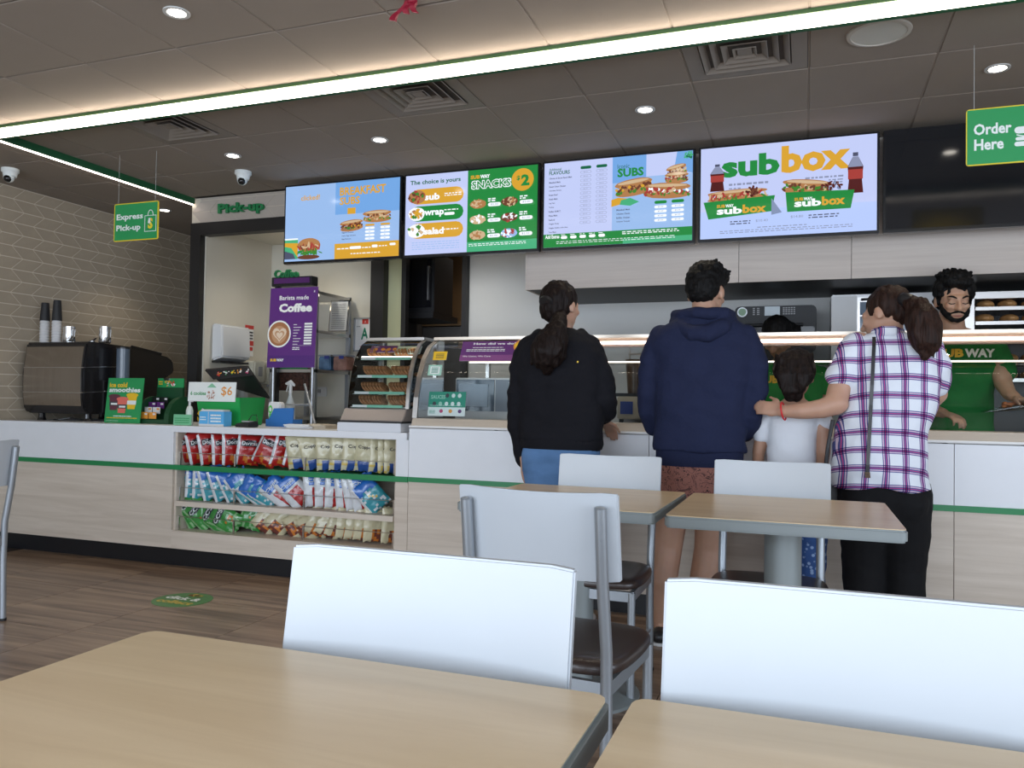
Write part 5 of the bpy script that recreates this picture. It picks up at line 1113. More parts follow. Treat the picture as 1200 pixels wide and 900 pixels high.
# salad tray held by the bearded man
c = aY(1168, 478, 4.72); t = empty('salad_tray', c, 'clear tray of chopped filling held over the wells at the right edge', 'tray')
MB().tube([c+V((-.06, 0, -.02)), c+V((.22, 0, .03))], [(.005, .06), (.03, .08)], 14, side=(0, 0, 1)).build('tray', GL, t)
f = MB()
for q in range(26): f.ell(c+V((random.uniform(.02, .2), random.uniform(-.05, .05), random.uniform(.0, .03))), (.018, .013, .010), Matrix.Rotation(random.random()*3, 3, 'Z'), 7, 5)
f.build('filling', mat('orange_filling', (.40, .12, .03), .5, noise_amt=.4, nscale=(50, 50, 50)), t, smooth=True)
# ================= back room
t = empty('backroom_oven', (-2.98, 5.98, 1.6), 'black wall oven inside the dark doorway', 'oven')
a_, b_ = aY(482, 366, 6.0), aY(508, 306, 6.0)
MB().box(-3.25, b_.x, 6.02, 6.4, a_.z, b_.z+.08).build('body', BLKP, t, bevel=.005); MB().box(-3.20, b_.x-.02, 6.005, 6.02, a_.z+.04, b_.z+.02).build('door', mat('dark_oven_glass', (.01, .01, .012), .06), t); MB().box(b_.x-.05, b_.x-.035, 5.99, 6.005, a_.z+.1, b_.z-.04).build('handle', STEEL, t)
MB().box(-3.28, -2.9, 6.0, 6.5, a_.z-.05, a_.z).build('bracket', BLKP, t)
a_, b_ = aY(506, 358, 6.98), aY(524, 339, 6.98)
t = empty('wall_notice', (a_.x, 6.98, a_.z), 'pale notice sheet pinned on the brown back room wall', 'notice'); MB().box(a_.x, b_.x, 6.985, 6.995, a_.z, b_.z).build('sheet', mat('notice_paper', (.6, .62, .52), .8), t)
P = Panel((a_.x, 6.984, a_.z), (1, 0, 0), (0, 0, 1), b_.x-a_.x, b_.z-a_.z); P.rect(.05, .62, .95, .72, DGREEN); P.lines(.1, .15, .9, .55, 4, INK, .3); P.build('printed_face', t)
a_, b_ = aY(500, 382, 6.7), aY(548, 379, 6.7)
t = empty('backroom_shelf', (a_.x, 6.7, a_.z), 'wooden shelf with a carton inside the dark doorway', 'shelf'); MB().box(a_.x, -2.31, 6.6, 6.99, a_.z-.01, b_.z+.01).build('board', mat('shelf_brown', (.25, .15, .07), .6), t); MB().box(a_.x, -2.31, 6.62, 6.99, .1, a_.z-.02).build('lower_cabinet', mat('cabinet_grey', (.12, .11, .10), .5), t)
c = aY(510, 376, 6.7); t = empty('carton', c, 'small brown carton on the back room shelf', 'box'); MB().box(c.x-.05, c.x+.04, 6.65, 6.75, a_.z+.012, a_.z+.13).build('box_body', mat('carton_brown', (.30, .19, .09), .7), t)
MB().box(c.x-.05, c.x+.04, 6.65, 6.66, a_.z+.13, a_.z+.17, None).build('flap', MATS['carton_brown'], t)
# ================= nook: towel dispenser, posters, soap, shelves
XN = -4.36
a_, b_ = aX(247, 425, XN), aX(284, 380, XN); t = empty('towel_dispenser', (XN, (a_.y+b_.y)/2, 1.5), 'white paper towel dispenser on the nook side wall', 'dispenser')
y0, y1 = a_.y, b_.y; z0, z1 = aX(265, 424, XN).z, aX(265, 381, XN).z; DW = mat('dispenser_white', (.70, .71, .72), .3)
MB().loft([[V((XN, y, z)) if q == 0 else V((XN+d, y, z)) for (y, z, q, d) in ((y0, z0, 0, 0), (y0, z1, 0, 0), (y0+e, z1-.01, 1, .09), (y0+e, z0+.03, 1, .10))] for y0, e in ((y0, .01), (y1, -.01))]).build('cover', DW, t, bevel=.012, bseg=3)
MB().box(XN, XN+.08, y0+.01, y1-.01, z0-.015, z0).build('outlet', BLKP, t)
a_, b_ = aX(286, 414, XN), aX(297, 382, XN)
P = Panel((XN+.004, a_.y, a_.z-.02), (0, 1, 0), (0, 0, 1), b_.y-a_.y, b_.z-a_.z+.02); t = empty('wall_poster', (XN, a_.y, a_.z), 'white and red notice beside the paper towel dispenser', 'poster'); MB().box(XN, XN+.003, a_.y, b_.y, a_.z-.02, b_.z).build('sheet', PAPER, t)
P.rect(0, .88, 1, 1, REDP); P.rect(.1, .34, 1, .5, REDP); P.lines(.1, .55, .9, .85, 3, INK, .5); P.rect(.5, .18, .9, .3, REDP); P.rect(.15, .18, .35, .3, YEL); P.build('printed_face', t)
for k, (pa, pb, pya, pyb, lb) in enumerate(((286, 300, 446, 421, 'cream soap dispenser with square window under the red notice'), (302, 313, 449, 421, 'cream soap dispenser with pink oval badge nearest the nook corner'))):
    a_, b_ = aX(pa, pya, XN), aX(pb, pyb, XN); t = empty('soap_dispenser', (XN, a_.y, a_.z), lb, 'dispenser'); z0 = a_.z-.01; z1 = b_.z-.02
    MB().rbox(XN, XN+.10, a_.y, b_.y, z0, z1, .025, ax='x').build('body', mat('dispenser_cream', (.62, .60, .50), .35), t, bevel=.012)
    MB().box(XN+.10, XN+.103, (a_.y+b_.y)/2-.02, (a_.y+b_.y)/2+.03, (z0+z1)/2-.04, (z0+z1)/2+.04).build('badge', (PK if k else GREY), t); MB().tube([(XN+.06, (a_.y+b_.y)/2, z0-.02), (XN+.06, (a_.y+b_.y)/2, z0)], .012, 8).build('nozzle', GREY, t)
# steel shelving against the nook back wall
SYa, SYb = 5.26, 5.76; x1 = aY(411, 400, SYb).x; x0 = x1-.2; zt = aY(411, 349, SYb).z
t = empty('steel_shelving', ((x0+x1)/2, 5.5, 0), 'steel shelving unit behind the purple coffee poster', 'shelf'); xl = x1-.42
for x in (xl, x1-.03):
    for y in (SYa, SYb-.03): MB().box(x, x+.03, y, y+.03, 0, zt).build('upright', SILV, t)
for k, z in enumerate((zt-.02, aY(395, 391, 5.5).z, aY(395, 436, 5.5).z, .95)): MB().box(xl, x1, SYa, SYb, z-.012, z+.012).build('shelf', STEEL, t)
zs = [aY(395, 391, 5.5).z+.014, aY(395, 436, 5.5).z+.014]; MB().box(xl, x1, SYa+.02, SYa+.03, zt-.05, zt-.03).build('lamp_bar', emi('shelf_lamp', (1, .85, .6), 3), t)
t = empty('clip_frame', (x1-.15, 5.36, zs[0]), 'chrome framed printed sheet leaning on the upper steel shelf', 'frame'); z0 = zs[0]; h_ = aY(390, 352, 5.5).z-z0
M = Matrix.Translation((aY(396, 370, 5.48).x, 5.48, z0)) @ Matrix.Rotation(-.12, 4, 'X'); fr = MB()
for q in ((-.085, -.077, 0, h_), (.077, .085, 0, h_), (-.085, .085, 0, .008), (-.085, .085, h_-.008, h_)): fr.box(q[0], q[1], -.004, .006, q[2], q[3], M)
fr.build('frame_edge', CHROME, t); MB().box(-.077, .077, -.001, .003, .008, h_-.008, M).build('sheet', mat('sheet_grey', (.55, .56, .55), .6), t)
P = Panel(M @ V((-.077, -.0012, .008)), M.to_3x3() @ V((1, 0, 0)), M.to_3x3() @ V((0, 0, 1)), .154, h_-.016); P.lines(.1, .08, .9, .95, 14, INK, .25); P.build('printed_face', t)
for k, (xx, w_, c_, lb) in enumerate(((aY(373, 430, 5.5).x, .11, (.10, .20, .35), 'clear tub with blue contents on the lower steel shelf'), (aY(390, 430, 5.5).x, .12, (.30, .16, .13), 'clear tub with brown contents on the lower steel shelf'))):
    t = empty('storage_tub', (xx+.05, 5.56, zs[1]), lb, 'tub'); MB().box(xx, xx+w_, 5.50, 5.63, zs[1], zs[1]+.11).build('tub_body', mat('tub_%d' % k, c_, .2, noise_amt=.3, nscale=(20, 20, 20)), t, bevel=.008); MB().box(xx-.004, xx+w_+.004, 5.496, 5.634, zs[1]+.11, zs[1]+.125).build('lid', mat('tub_lid_grey', (.30, .32, .36), .3), t, bevel=.004)
    MB().box(xx+.06, xx+.10, 5.492, 5.496, zs[1]+.09, zs[1]+.115).build('clip', mat('clip_blue', (.03, .05, .30), .4), t)
c = aY(376, 459, 5.79); t = empty('power_socket', c, 'white wall power socket under the steel shelves', 'socket'); MB().box(c.x-.055, c.x+.055, 5.79, 5.80, c.z-.04, c.z+.04).build('plate', DW, t, bevel=.003); MB().box(c.x-.03, c.x+.0, 5.786, 5.79, c.z-.01, c.z+.02).build('switch', GREY, t)
# framed certificate with green A
a_, b_ = aY(415, 412, 5.79), aY(441, 372, 5.79); t = empty('certificate', (a_.x, 5.79, a_.z), 'silver framed certificate with a large green letter A', 'certificate')
fr = MB(); w_, h_ = b_.x-a_.x, b_.z-a_.z
for q in ((0, .012, 0, h_), (w_-.012, w_, 0, h_), (0, w_, 0, .012), (0, w_, h_-.012, h_)): fr.box(a_.x+q[0], a_.x+q[1], 5.775, 5.80, a_.z+q[2], a_.z+q[3])
fr.build('frame_edge', SILV, t); MB().box(a_.x+.01, b_.x-.01, 5.785, 5.80, a_.z+.01, b_.z-.01).build('sheet', PAPER, t)
P = Panel((a_.x+.012, 5.7845, a_.z+.012), (1, 0, 0), (0, 0, 1), w_-.024, h_-.024); P.text('A', .30, .34, .68, .72, mat('cert_green', (.01, .22, .12), .5), .03); P.rect(.35, .84, .68, 1, REDP); P.text('A', .47, .88, .56, .95, PAPER); P.lines(.25, .10, .7, .14, 1, REDP, .6); P.lines(.06, .75, .25, .8, 1, GREY, .5); P.build('printed_face', t)
# Coffee sign
a_, b_ = aY(318, 333, 5.2), aY(366, 323, 5.2); t = empty('coffee_sign', ((a_.x+b_.x)/2, 5.2, a_.z), 'green Coffee lettering standing on a black sign box', 'sign')
MB().box(a_.x, b_.x, 5.2, 5.28, a_.z-.02, b_.z).build('sign_box', BLKP, t, bevel=.004); MB().box(a_.x+.03, b_.x-.02, 5.192, 5.2, a_.z-.0, b_.z-.012).build('sign_face', PU, t)
solid_text('Coffee', (a_.x+.02, 5.22, b_.z-.005), (b_.x-a_.x)*.60, .062, GREEN, t, 'letters', .02, .035)
MB().box(a_.x+.02, a_.x+.05, 5.22, 5.26, .912, a_.z-.02).build('post', BLKP, t)
# purple coffee poster on an easel
Y = 4.62; a_, b_ = aY(312, 430, Y), aY(368, 337, Y); W_, H_ = b_.x-a_.x+.01, b_.z-a_.z+.015
t = empty('coffee_poster', ((a_.x+b_.x)/2, Y, CT), 'purple Barista made Coffee poster on silver easel legs', 'poster')
M3 = Matrix.Rotation(-.05, 3, 'X'); u = M3 @ V((0, 0, 1)); n_ = V((1, 0, 0)).cross(u); o_ = V((a_.x+.004, Y, a_.z-.004)); m = MB(); q = [o_, o_+V((W_, 0, 0)), o_+V((W_, 0, 0))+u*H_, o_+u*H_]; m.loft([[p-n_*.006 for p in q], q]); m.build('board', mat('board_edge', (.25, .12, .30), .5), t)
P = Panel(o_+n_*.0004, (1, 0, 0), u, W_, H_); PUR = mat('poster_purple', (.10, .022, .19), .35); P.rect(0, 0, 1, 1, PUR); P.rect(0, .01, 1, .15, mat('poster_violet', (.075, .018, .17), .35))
P.text('Barista made', .20, .845, .82, .90, SWH, .015); P.text('Coffee', .20, .69, .90, .80, SWH, .05)
P.ell(.23, .42, .25, .17, SWH, 30); P.ell(.23, .42, .22, .15, mat('latte_brown', (.35, .15, .06), .5), 30); P.ell(.23, .41, .16, .11, mat('latte_mid', (.50, .28, .15), .5), 26)
def heart(cx, cy, s_, m): P.poly([(cx, cy-.09*s_)]+[(cx+.10*s_*sin(a)**3*1.3, cy+.008*s_*(13*cos(a)-5*cos(2*a)-2*cos(3*a)-cos(4*a))*.9*.75) for a in [pi*.97-2*pi*.97*i/20 for i in range(21)]], m)
heart(.24, .42, 1.15, mat('latte_foam', (.72, .58, .45), .5)); heart(.24, .41, .8, MATS['latte_mid']); heart(.24, .405, .55, MATS['latte_foam'])
for i in range(8): P.rect(.53, .53-.035*i, .60+.03*((i*3) % 4), .537-.035*i, SWH); P.rect(.76, .53-.035*i, .92, .552-.035*i, SWH)
P.rect(.53, .27, .92, .272, SWH); P.lines(.53, .22, .68, .26, 2, SWH, .5); P.text('SUB', .07, .075, .20, .11, YEL, .05); P.text('WAY', .205, .075, .36, .11, SWH, .05); P.text('S', .92, .93, .95, .955, SWH, .04); P.build('printed_face', t)
for (xa, ya, xb, yb) in ((320, 437, 320, 497), (366, 437, 366, 497)): p_, q_ = aY(xa, ya, Y+.01), aY(xb, yb, Y+.01); MB().tube([(p_.x, Y+.012, p_.z+.1), (p_.x, Y+.012, CT+.003)], .010, 10).build('easel_leg', SILV, t, smooth=True)
p_, q_ = aY(357, 450, Y-.02), aY(370, 494, Y-.10); MB().tube([p_, (q_.x, Y-.10, CT+.008)], .008, 10).build('easel_leg', SILV, t, smooth=True)
MB().tube([(aY(320, 470, Y).x, Y+.012, 1.06), (aY(366, 470, Y).x, Y+.012, 1.06)], .006, 8).build('easel_bar', SILV, t)
# dark framed bean picture behind the easel
a_, b_ = aY(318, 456, 5.3), aY(362, 431, 5.3); t = empty('bean_canister', (a_.x, 5.3, .95), 'dark brown coffee bean bin behind the poster easel', 'container')
BN = mat('beans', (.06, .022, .014), .4, noise_amt=.8, nscale=(60, 60, 60), bump=.8, bscale=70)
MB().box(a_.x, b_.x, 5.302, 5.325, a_.z-.01, b_.z).build('bin_body', BN, t, bevel=.006); MB().box(a_.x+.01, b_.x-.01, 5.295, 5.302, b_.z-.03, b_.z+.02).build('label_strip', GREEN, t)
# ================= espresso machine
MB().box(-5.50, -4.47, 5.02, 5.40, .872, CT).build('worktop', WHITE, cn)
A_, B_ = aY(27, 450, 4.36).x, aY(99, 450, 4.36).x; A_ = max(A_, -5.47); zb, zt = .965, aY(60, 400, 4.36).z
t = empty('espresso_machine', ((A_+B_)/2, 4.75, CT), 'black espresso machine with brushed steel rear panels, left end of the counter', 'coffee machine')
prof2 = [(4.40, zb), (4.365, zb+.03), (4.35, zb+.12), (4.345, zb+.30), (4.375, zt-.01), (4.40, zt), (4.80, zt-.015), (5.16, zt-.07), (5.22, zt-.10), (5.235, zt-.19), (5.10, zt-.27), (5.09, zb)]
GB = mat('gloss_black', (.012, .011, .012), .22, coat=.4)
MB().loft([[V((x, y, z)) for y, z in prof2] for x in (A_, A_+.02, B_-.02, B_)]).build('body', GB, t, bevel=.012, bseg=2)
RS = mat('rear_steel', (.42, .38, .34), .22, 1, noise_amt=.06, nscale=(60, 60, 2))
zz = [zb+.055, zb+.155, zb+.335, zt-.035]
def py_(z): 
    P2 = [(zb+.03, 4.365), (zb+.12, 4.35), (zb+.30, 4.345), (zt-.01, 4.375)]
    for (z0, y0), (z1, y1) in zip(P2, P2[1:]):
        if z0 <= z <= z1: return y0+(y1-y0)*(z-z0)/(z1-z0)
    return 4.36
for z0, z1 in zip(zz, zz[1:]):
    MB().loft([[V((x, py_(z0+.004)-.004, z0+.004)), V((x, py_((z0+z1)/2)-.004, (z0+z1)/2)), V((x, py_(z1-.004)-.004, z1-.004)), V((x, py_(z1-.004)+.01, z1-.004)), V((x, py_(z0+.004)+.01, z0+.004))] for x in (A_+.022, B_-.022)]).build('rear_panel', RS, t)
for z in zz[1:3]:
    MB().tube([(A_-.002, py_(z)-.004, z), (B_+.002, py_(z)-.004, z), (B_+.004, 4.75, z+.03)], .004, 6).build('chrome_trim', CHROME, t)
for x in (A_+.09, B_-.06, ): 
    for y in (4.45, 5.0): MB().tube([(x, y, CT), (x, y, CT+.02), (x, y, zb+.01)], [.032, .026, .022], 14).build('foot', GB, t)
MB().tube([(B_-.02, 4.80, zt-.012), (B_-.02, 5.10, zt-.05)], .012, 8).build('cup_rail', GB, t); MB().tube([(A_+.2, 4.46, CT+.005), (A_+.28, 4.43, CT+.006), (A_+.34, 4.48, CT+.02), (B_-.05, 4.46, CT+.004), (B_+.08, 4.5, CT+.004)], .005, 6).build('power_cable', BLKP, t, smooth=True)
# paper cup stacks
CW_ = mat('cup_white', (.66, .66, .66), .6)
for k, (px, pb, pt) in enumerate(((52, 399, 355), (66, 399, 352))):
    Yc = 4.48; p_ = aY(px, pb, Yc); top = aY(px, pt, Yc).z; z = zt+.001; t = empty('cup_stack', (p_.x, Yc, z), ('shorter stack of white paper cups with dark top cups, left on the espresso machine', 'taller stack of white paper cups with dark top cups, right on the espresso machine')[k], 'cups')
    r = .034; mid = aY(px, 376, Yc).z; n_ = 8; dz = (mid-z)/n_
    for i in range(n_): MB().lathe((p_.x, Yc, z+i*dz), [(r, 0), (r+.002, .003), (r-.001, dz*.55), (r-.004, dz)], 18).build('cup_rim', CW_, t, smooth=True)
    MB().lathe((p_.x, Yc, mid), [(r+.002, 0), (r+.002, .004), (r-.008, top-mid-.002), (r-.010, top-mid)], 20).build('dark_cup', mat('cup_dark', (.018, .018, .02), .6), t, smooth=True)
# milk jugs
for k, (px, lb) in enumerate(((81, 'steel milk jug with handle beside the cup stacks'), (123, 'steel milk jug at the middle of the espresso machine top'))):
    Yc = 4.50 if k == 0 else 4.62; p_ = aY(px, 390, Yc); z = zt+.001; h_ = aY(px, 383, Yc).z-z; t = empty('milk_jug', (p_.x, Yc, z), lb, 'jug')
    MB().lathe((p_.x, Yc, z), [(.038, 0), (.044, .01), (.040, h_*.6), (.042, h_), (.040, h_), (.037, h_*.6), (.036, .01)], 24).build('jug_body', CHROME, t, smooth=True)
    MB().tube([(p_.x+.04, Yc, z+h_*.9), (p_.x+.07, Yc-.01, z+h_*.8), (p_.x+.066, Yc-.01, z+h_*.35), (p_.x+.04, Yc, z+h_*.2)], .004, 8).build('handle', CHROME, t, smooth=True)
t = empty('spoon_cluster', (aY(110, 395, 4.6).x, 4.6, zt), 'small steel portafilter parts between the two jugs', 'utensil'); c = aY(108, 396, 4.58)
MB().ell((c.x, 4.58, zt+.015), (.022, .02, .014)).build('basket', CHROME, t, smooth=True); MB().tube([(c.x+.01, 4.58, zt+.02), (c.x+.06, 4.56, zt+.035)], .006, 8, round_=True).build('handle', BLKP, t, smooth=True)
# grinder hopper beside the machine
p_ = aY(144, 430, 4.62); t = empty('coffee_grinder', (p_.x, 4.62, CT), 'grinder with clear blue-grey hopper at the right side of the espresso machine', 'grinder')
HZ0, HZ1 = aY(144, 446, 4.62).z, aY(144, 409, 4.62).z; MB().tube([(p_.x, 4.62, HZ0), (p_.x, 4.62, HZ1)], .046, 22).build('hopper', mat('hopper_smoke', (.10, .13, .17), .12), t, smooth=True)
MB().tube([(p_.x, 4.62, HZ1), (p_.x, 4.62, HZ1+.012)], .049, 22).build('lid', BLKP, t, smooth=True); MB().rbox(p_.x-.06, p_.x+.06, 4.56, 4.70, CT+.001, HZ0, .02).build('body', GB, t)
# smoothies sign
def board_sign(name, pxs, Y, lb, draw, M_edge, lean=-.12, cat='sign', back=None):
    a, b = aY(pxs[0], pxs[3], Y), aY(pxs[2], pxs[1], Y); t = empty(name, ((a.x+b.x)/2, Y, CT), lb, cat); z0 = CT+.002 if pxs[3] > 470 else a.z
    Mx = Matrix.Rotation(lean, 3, 'X'); u = Mx @ V((0, 0, 1)); n = V((1, 0, 0)).cross(u); H_ = (b.z-z0)/u.z; o = V((a.x, Y, z0)); m = MB(); q = [o, o+V((b.x-a.x, 0, 0)), o+V((b.x-a.x, 0, 0))+u*H_, o+u*H_]; m.loft([[p-n*.004 for p in q], q]); m.build('board', M_edge, t)
    P = Panel(o+n*.0004, (1, 0, 0), u, b.x-a.x, H_); draw(P); P.build('printed_face', t)
    if back: MB().box((a.x+b.x)/2-.02, (a.x+b.x)/2+.02, Y+.004, Y+.09, z0, z0+.004).add([V(((a.x+b.x)/2+s, y, z)) for s in (-.002, .002) for y, z in ((Y+.006, z0), (Y+.08, z0), (Y+.03, z0+H_*.7))], [(0, 1, 2), (3, 5, 4), (0, 3, 4, 1), (1, 4, 5, 2), (2, 5, 3, 0)]).build('stand_back', M_edge, t)
    return t
def ds(P):
    P.rect(0, 0, 1, 1, SGN); P.text('ice cold', .05, .79, .55, .90, YEL, .04); P.text('smoothies', .05, .68, .93, .79, SWH, .04)
    for cx, cy, c1_, c2_ in ((.22, .44, mat('berry', (.12, .03, .05), .5), INK), (.72, .47, YEL, SWH), (.46, .38, mat('melon', (.75, .16, .12), .5), INK)):
        P.poly([(cx-.14, cy+.14), (cx-.10, cy-.16), (cx+.10, cy-.16), (cx+.14, cy+.14)], c1_); P.rect(cx-.125, cy-.06, cx+.125, cy+.03, c2_); P.rect(cx-.08, cy-.04, cx+.10, cy+.0, SWH); P.ell(cx, cy+.15, .17, .05, c1_)
    P.lines(.25, .14, .75, .17, 1, SWH, .6); P.lines(.06, .10, .92, .13, 1, YEL, .6); P.lines(.05, .04, .4, .055, 1, SWH, .4)
board_sign('smoothie_sign', (122, 443, 165, 494), 4.30, 'green ice cold smoothies countertop sign in front of the espresso machine', ds, SGN, -.10, back=1)
# gift card rack
p_ = aY(186, 480, 4.38); x0, x1 = aY(165, 490, 4.38).x, aY(205, 490, 4.38).x; zt2 = aY(186, 452, 4.38).z
t = empty('card_rack', ((x0+x1)/2, 4.45, CT), 'dark green countertop rack of gift cards beside the smoothies sign', 'rack'); RG = mat('rack_green', (.008, .06, .022), .45)
for xs_ in ((x0, x0+.02), (x1-.05, x1-.01)):
    MB().loft([[V((x, y, z)) for y, z in [(4.33, CT+.001), (4.33, CT+.03)]+[(4.33+.15*(1-cos(R_(q))), CT+.03+.16*sin(R_(q))) for q in range(15, 91, 15)]+[(4.52, CT+.19), (4.52, CT+.001)]] for x in xs_]).build('side', RG, t)
MB().box(x0+.02, x1-.05, 4.33, 4.52, CT+.001, CT+.03).box(x0+.02, x1-.05, 4.50, 4.52, CT+.03, zt2).build('tray', RG, t)
cols = [(ORG, CW_), (CW_, ORG), (PU, CW_), (BLKP, CW_)]
for r in range(4):
    for i in range(2):
        xx = x0+.032+i*.072; z = CT+.035+.035*r; y = 4.345+.035*r; gc = MB(); gc.mi(0).box(xx, xx+.064, y, y+.003, z, z+.045); gc.mi(1).box(xx+.035, xx+.058, y-.001, y, z+.026, z+.038)
        k = gc.build('gift_card', [cols[r][0], cols[r][1]], t)
MB().tube([(x0+.11, 4.56, zt2+.04), (x0+.11, 4.56, zt2+.055)], .07, 20).build('round_top', BLKP, t)
P = Panel((x0+.03, 4.498, zt2-.01), (1, 0, 0), (0, 0, 1), x1-x0-.07, .065); MB().box(x0+.03, x1-.04, 4.4985, 4.504, zt2-.01, zt2+.055).build('header_card', SGN, t); P.rect(0, 0, 1, 1, SGN); food_blob(P, .38, .5, .13, .4, (CW_, ORG, SGN, YEL)); food_blob(P, .6, .5, .1, .4, (SWH, REDP, SGN)); P.lines(.05, .3, .2, .8, 2, YEL, .5); P.build('printed_face', t)
# sanitiser, small cards and boxes
def place(px, py=497, z=CT): return aZ(px, py, z)
p_ = V((aY(222, 490, 4.27).x, 4.27, CT)); t = empty('sanitiser_bottle', p_, 'clear white pump bottle in front of the green tub', 'bottle')
MB().lathe(p_, [(.021, .001), (.023, .01), (.023, .10), (.016, .125), (.009, .13)], 18).build('bottle_body', mat('bottle_pale', (.62, .66, .62), .25), t, smooth=True); MB().tube([p_+V((0, 0, .13)), p_+V((0, 0, .158))], .008, 10).build('pump_neck', CW_, t); MB().box(p_.x-.008, p_.x+.028, p_.y-.007, p_.y+.007, CT+.156, CT+.166).build('pump_head', CW_, t, bevel=.002)
mat('mint_card', (.18, .50, .28), .5)
def dm(P): P.rect(0, 0, 1, 1, mat('mint_card', (.18, .50, .28), .5)); P.lines(.08, .2, .9, .8, 3, SGN, .4)
board_sign('mint_card', (203, 486, 224, 497), 4.235, 'small mint green card standing before the pump bottle', dm, MATS['mint_card'], -.05, 'card')
x0, x1 = aY(233, 490, 4.25).x, aY(262, 490, 4.25).x; zt3 = aY(247, 480, 4.25).z; t = empty('blue_box', ((x0+x1)/2, 4.28, CT), 'small white and blue lidded box before the green tub', 'box')
SKY = mat('sky_blue', (.10, .42, .75), .4); MB().box(x0, x1, 4.25, 4.33, CT+.001, zt3-.012).build('box_body', SKY, t, bevel=.003); MB().box(x0+.006, x1-.006, 4.256, 4.324, zt3-.012, zt3).build('lid', CW_, t, bevel=.004); MB().box(x0-.001, x1+.001, 4.249, 4.25, CT+.001, CT+.015).build('base_band', CW_, t)
P = Panel((x0, 4.2492, CT+.016), (1, 0, 0), (0, 0, 1), x1-x0, zt3-CT-.03); P.rect(.38, 0, .40, 1, CW_); P.lines(.48, .15, .9, .9, 3, SWH, .5); P.lines(.06, .3, .3, .7, 2, SWH, .4); P.build('printed_face', t)
# green tub
x0, xm, x1 = aY(229, 490, 4.42).x, aY(282, 490, 4.42).x, aY(312, 490, 4.72).x
z1 = aY(282, 467, 4.42).z; t = empty('green_tub', ((x0+xm)/2, 4.55, CT), 'large bright green tub below the cookies sign', 'tub'); TG = mat('tub_green', (.015, .36, .08), .4)
q0 = [V((x0+.02, 4.44, CT+.001)), V((xm, 4.42, CT+.001)), V((x1-.02, 4.70, CT+.001)), V((x0+.10, 4.74, CT+.001))]; q1 = [V((x0, 4.42, z1)), V((xm+.005, 4.40, z1+.005)), V((x1, 4.71, z1+.01)), V((x0+.09, 4.75, z1))]; cc = sum(q1, V())/4
MB().loft([q0, q1, [cc+(p-cc)*.95 for p in q1], [cc+(p-cc)*.93-V((0, 0, .03)) for p in q1]]).build('tub_body', TG, t, bevel=.004)
P = Panel((x0+.005, 4.4195, CT+.02), (1, .0, 0), (0, 0, 1), .10, .10); P.text('S', .1, .0, .8, .8, YEL, .06); P.poly([(.5, .5), (.95, .75), (.5, .95)], SWH); P.build('emblem', t)
def dc(P):
    P.rect(0, 0, 1, 1, SWH); P.text('6 cookies', .05, .32, .38, .52, SGN, .03); P.text('$6', .70, .26, .93, .78, ORG, .01)
    food_blob(P, .50, .35, .12, .25, (mat('cookie_print', (.45, .25, .18), .6), mat('cookie_print2', (.65, .5, .45), .6), SWH)); P.poly([(.40, .72), (.50, .95), (.60, .72)], mat('mint_tag', (.25, .55, .35), .5))
board_sign('cookie_sign', (220, 448, 276, 470), 4.40, 'white card reading 6 cookies $6 standing on the green tub', dc, PAPER, -.06, 'sign')
# tilted register screen
Yq = 4.66; t = empty('register_monitor', (aY(285, 460, 4.7).x, 4.8, CT), 'black register monitor tipped back behind the green tub', 'monitor')
A1, A2, A3, A4 = aY(240, 434, 4.62), aY(290, 430, 4.70), aY(316, 468, 4.86), aY(300, 470, 4.80)
q = [A1, A2, A3+V((0, 0, 0)), aY(262, 452, 4.74)]; nn = (q[1]-q[0]).cross(q[3]-q[0]).normalized()
MB().loft([q, [p+nn*.02 for p in q]]).build('screen_shell', BLKP, t, bevel=.003)
b1, b2, b3, b4 = aY(240, 434, 4.615), aY(290, 430, 4.695), aY(296, 440, 4.69), aY(250, 445, 4.61)
MB().loft([[b1, b2, b3, b4], [p+V((0, .012, .002)) for p in (b1, b2, b3, b4)]]).build('top_edge', BLKP, t)
r_ = (b2-b1); u_ = (b1-b4); P = Panel(b4+V((0, -.002, 0)), r_, (u_-r_*(u_.dot(r_)/r_.dot(r_))), r_.length*.94, u_.length*.8)
for i in range(5): food_blob(P, .14+.17*i, .5+.1*(i % 2), .075, .28, ((ORG, CW_, REDP), (SGN, CW_), (YEL, SGN), (CW_, ORG), (CW_, PK))[i], 10)
P.build('sticker_print', t)
c = aY(281, 462, 4.82); MB().tube([(c.x, 4.84, CT+.001), (c.x, 4.84, c.z+.04)], .045, 20).build('neck', GREY, t, smooth=True)
# card terminal
c = V((aY(285, 490, 4.24).x, 4.26, CT)); t = empty('card_terminal', c, 'black card payment terminal before the green tub', 'terminal'); MB().loft([[c+V((-.06, -.03, .001)), c+V((.065, -.04, .001)), c+V((.07, .05, .001)), c+V((-.055, .05, .001))], [c+V((-.06, -.03, .022)), c+V((.06, -.035, .03)), c+V((.065, .05, .042)), c+V((-.05, .05, .034))]]).build('body', BLKP, t, bevel=.006)
MB().box(c.x-.02, c.x+.04, c.y-.01, c.y+.03, c.z+.034, c.z+.042).build('keypad', GREY, t); MB().tube([c+V((-.03, .06, .03)), c+V((-.01, .075, .075)), c+V((.025, .08, .08)), c+V((.05, .06, .03))], .003, 6).build('cable', BLKP, t, smooth=True)
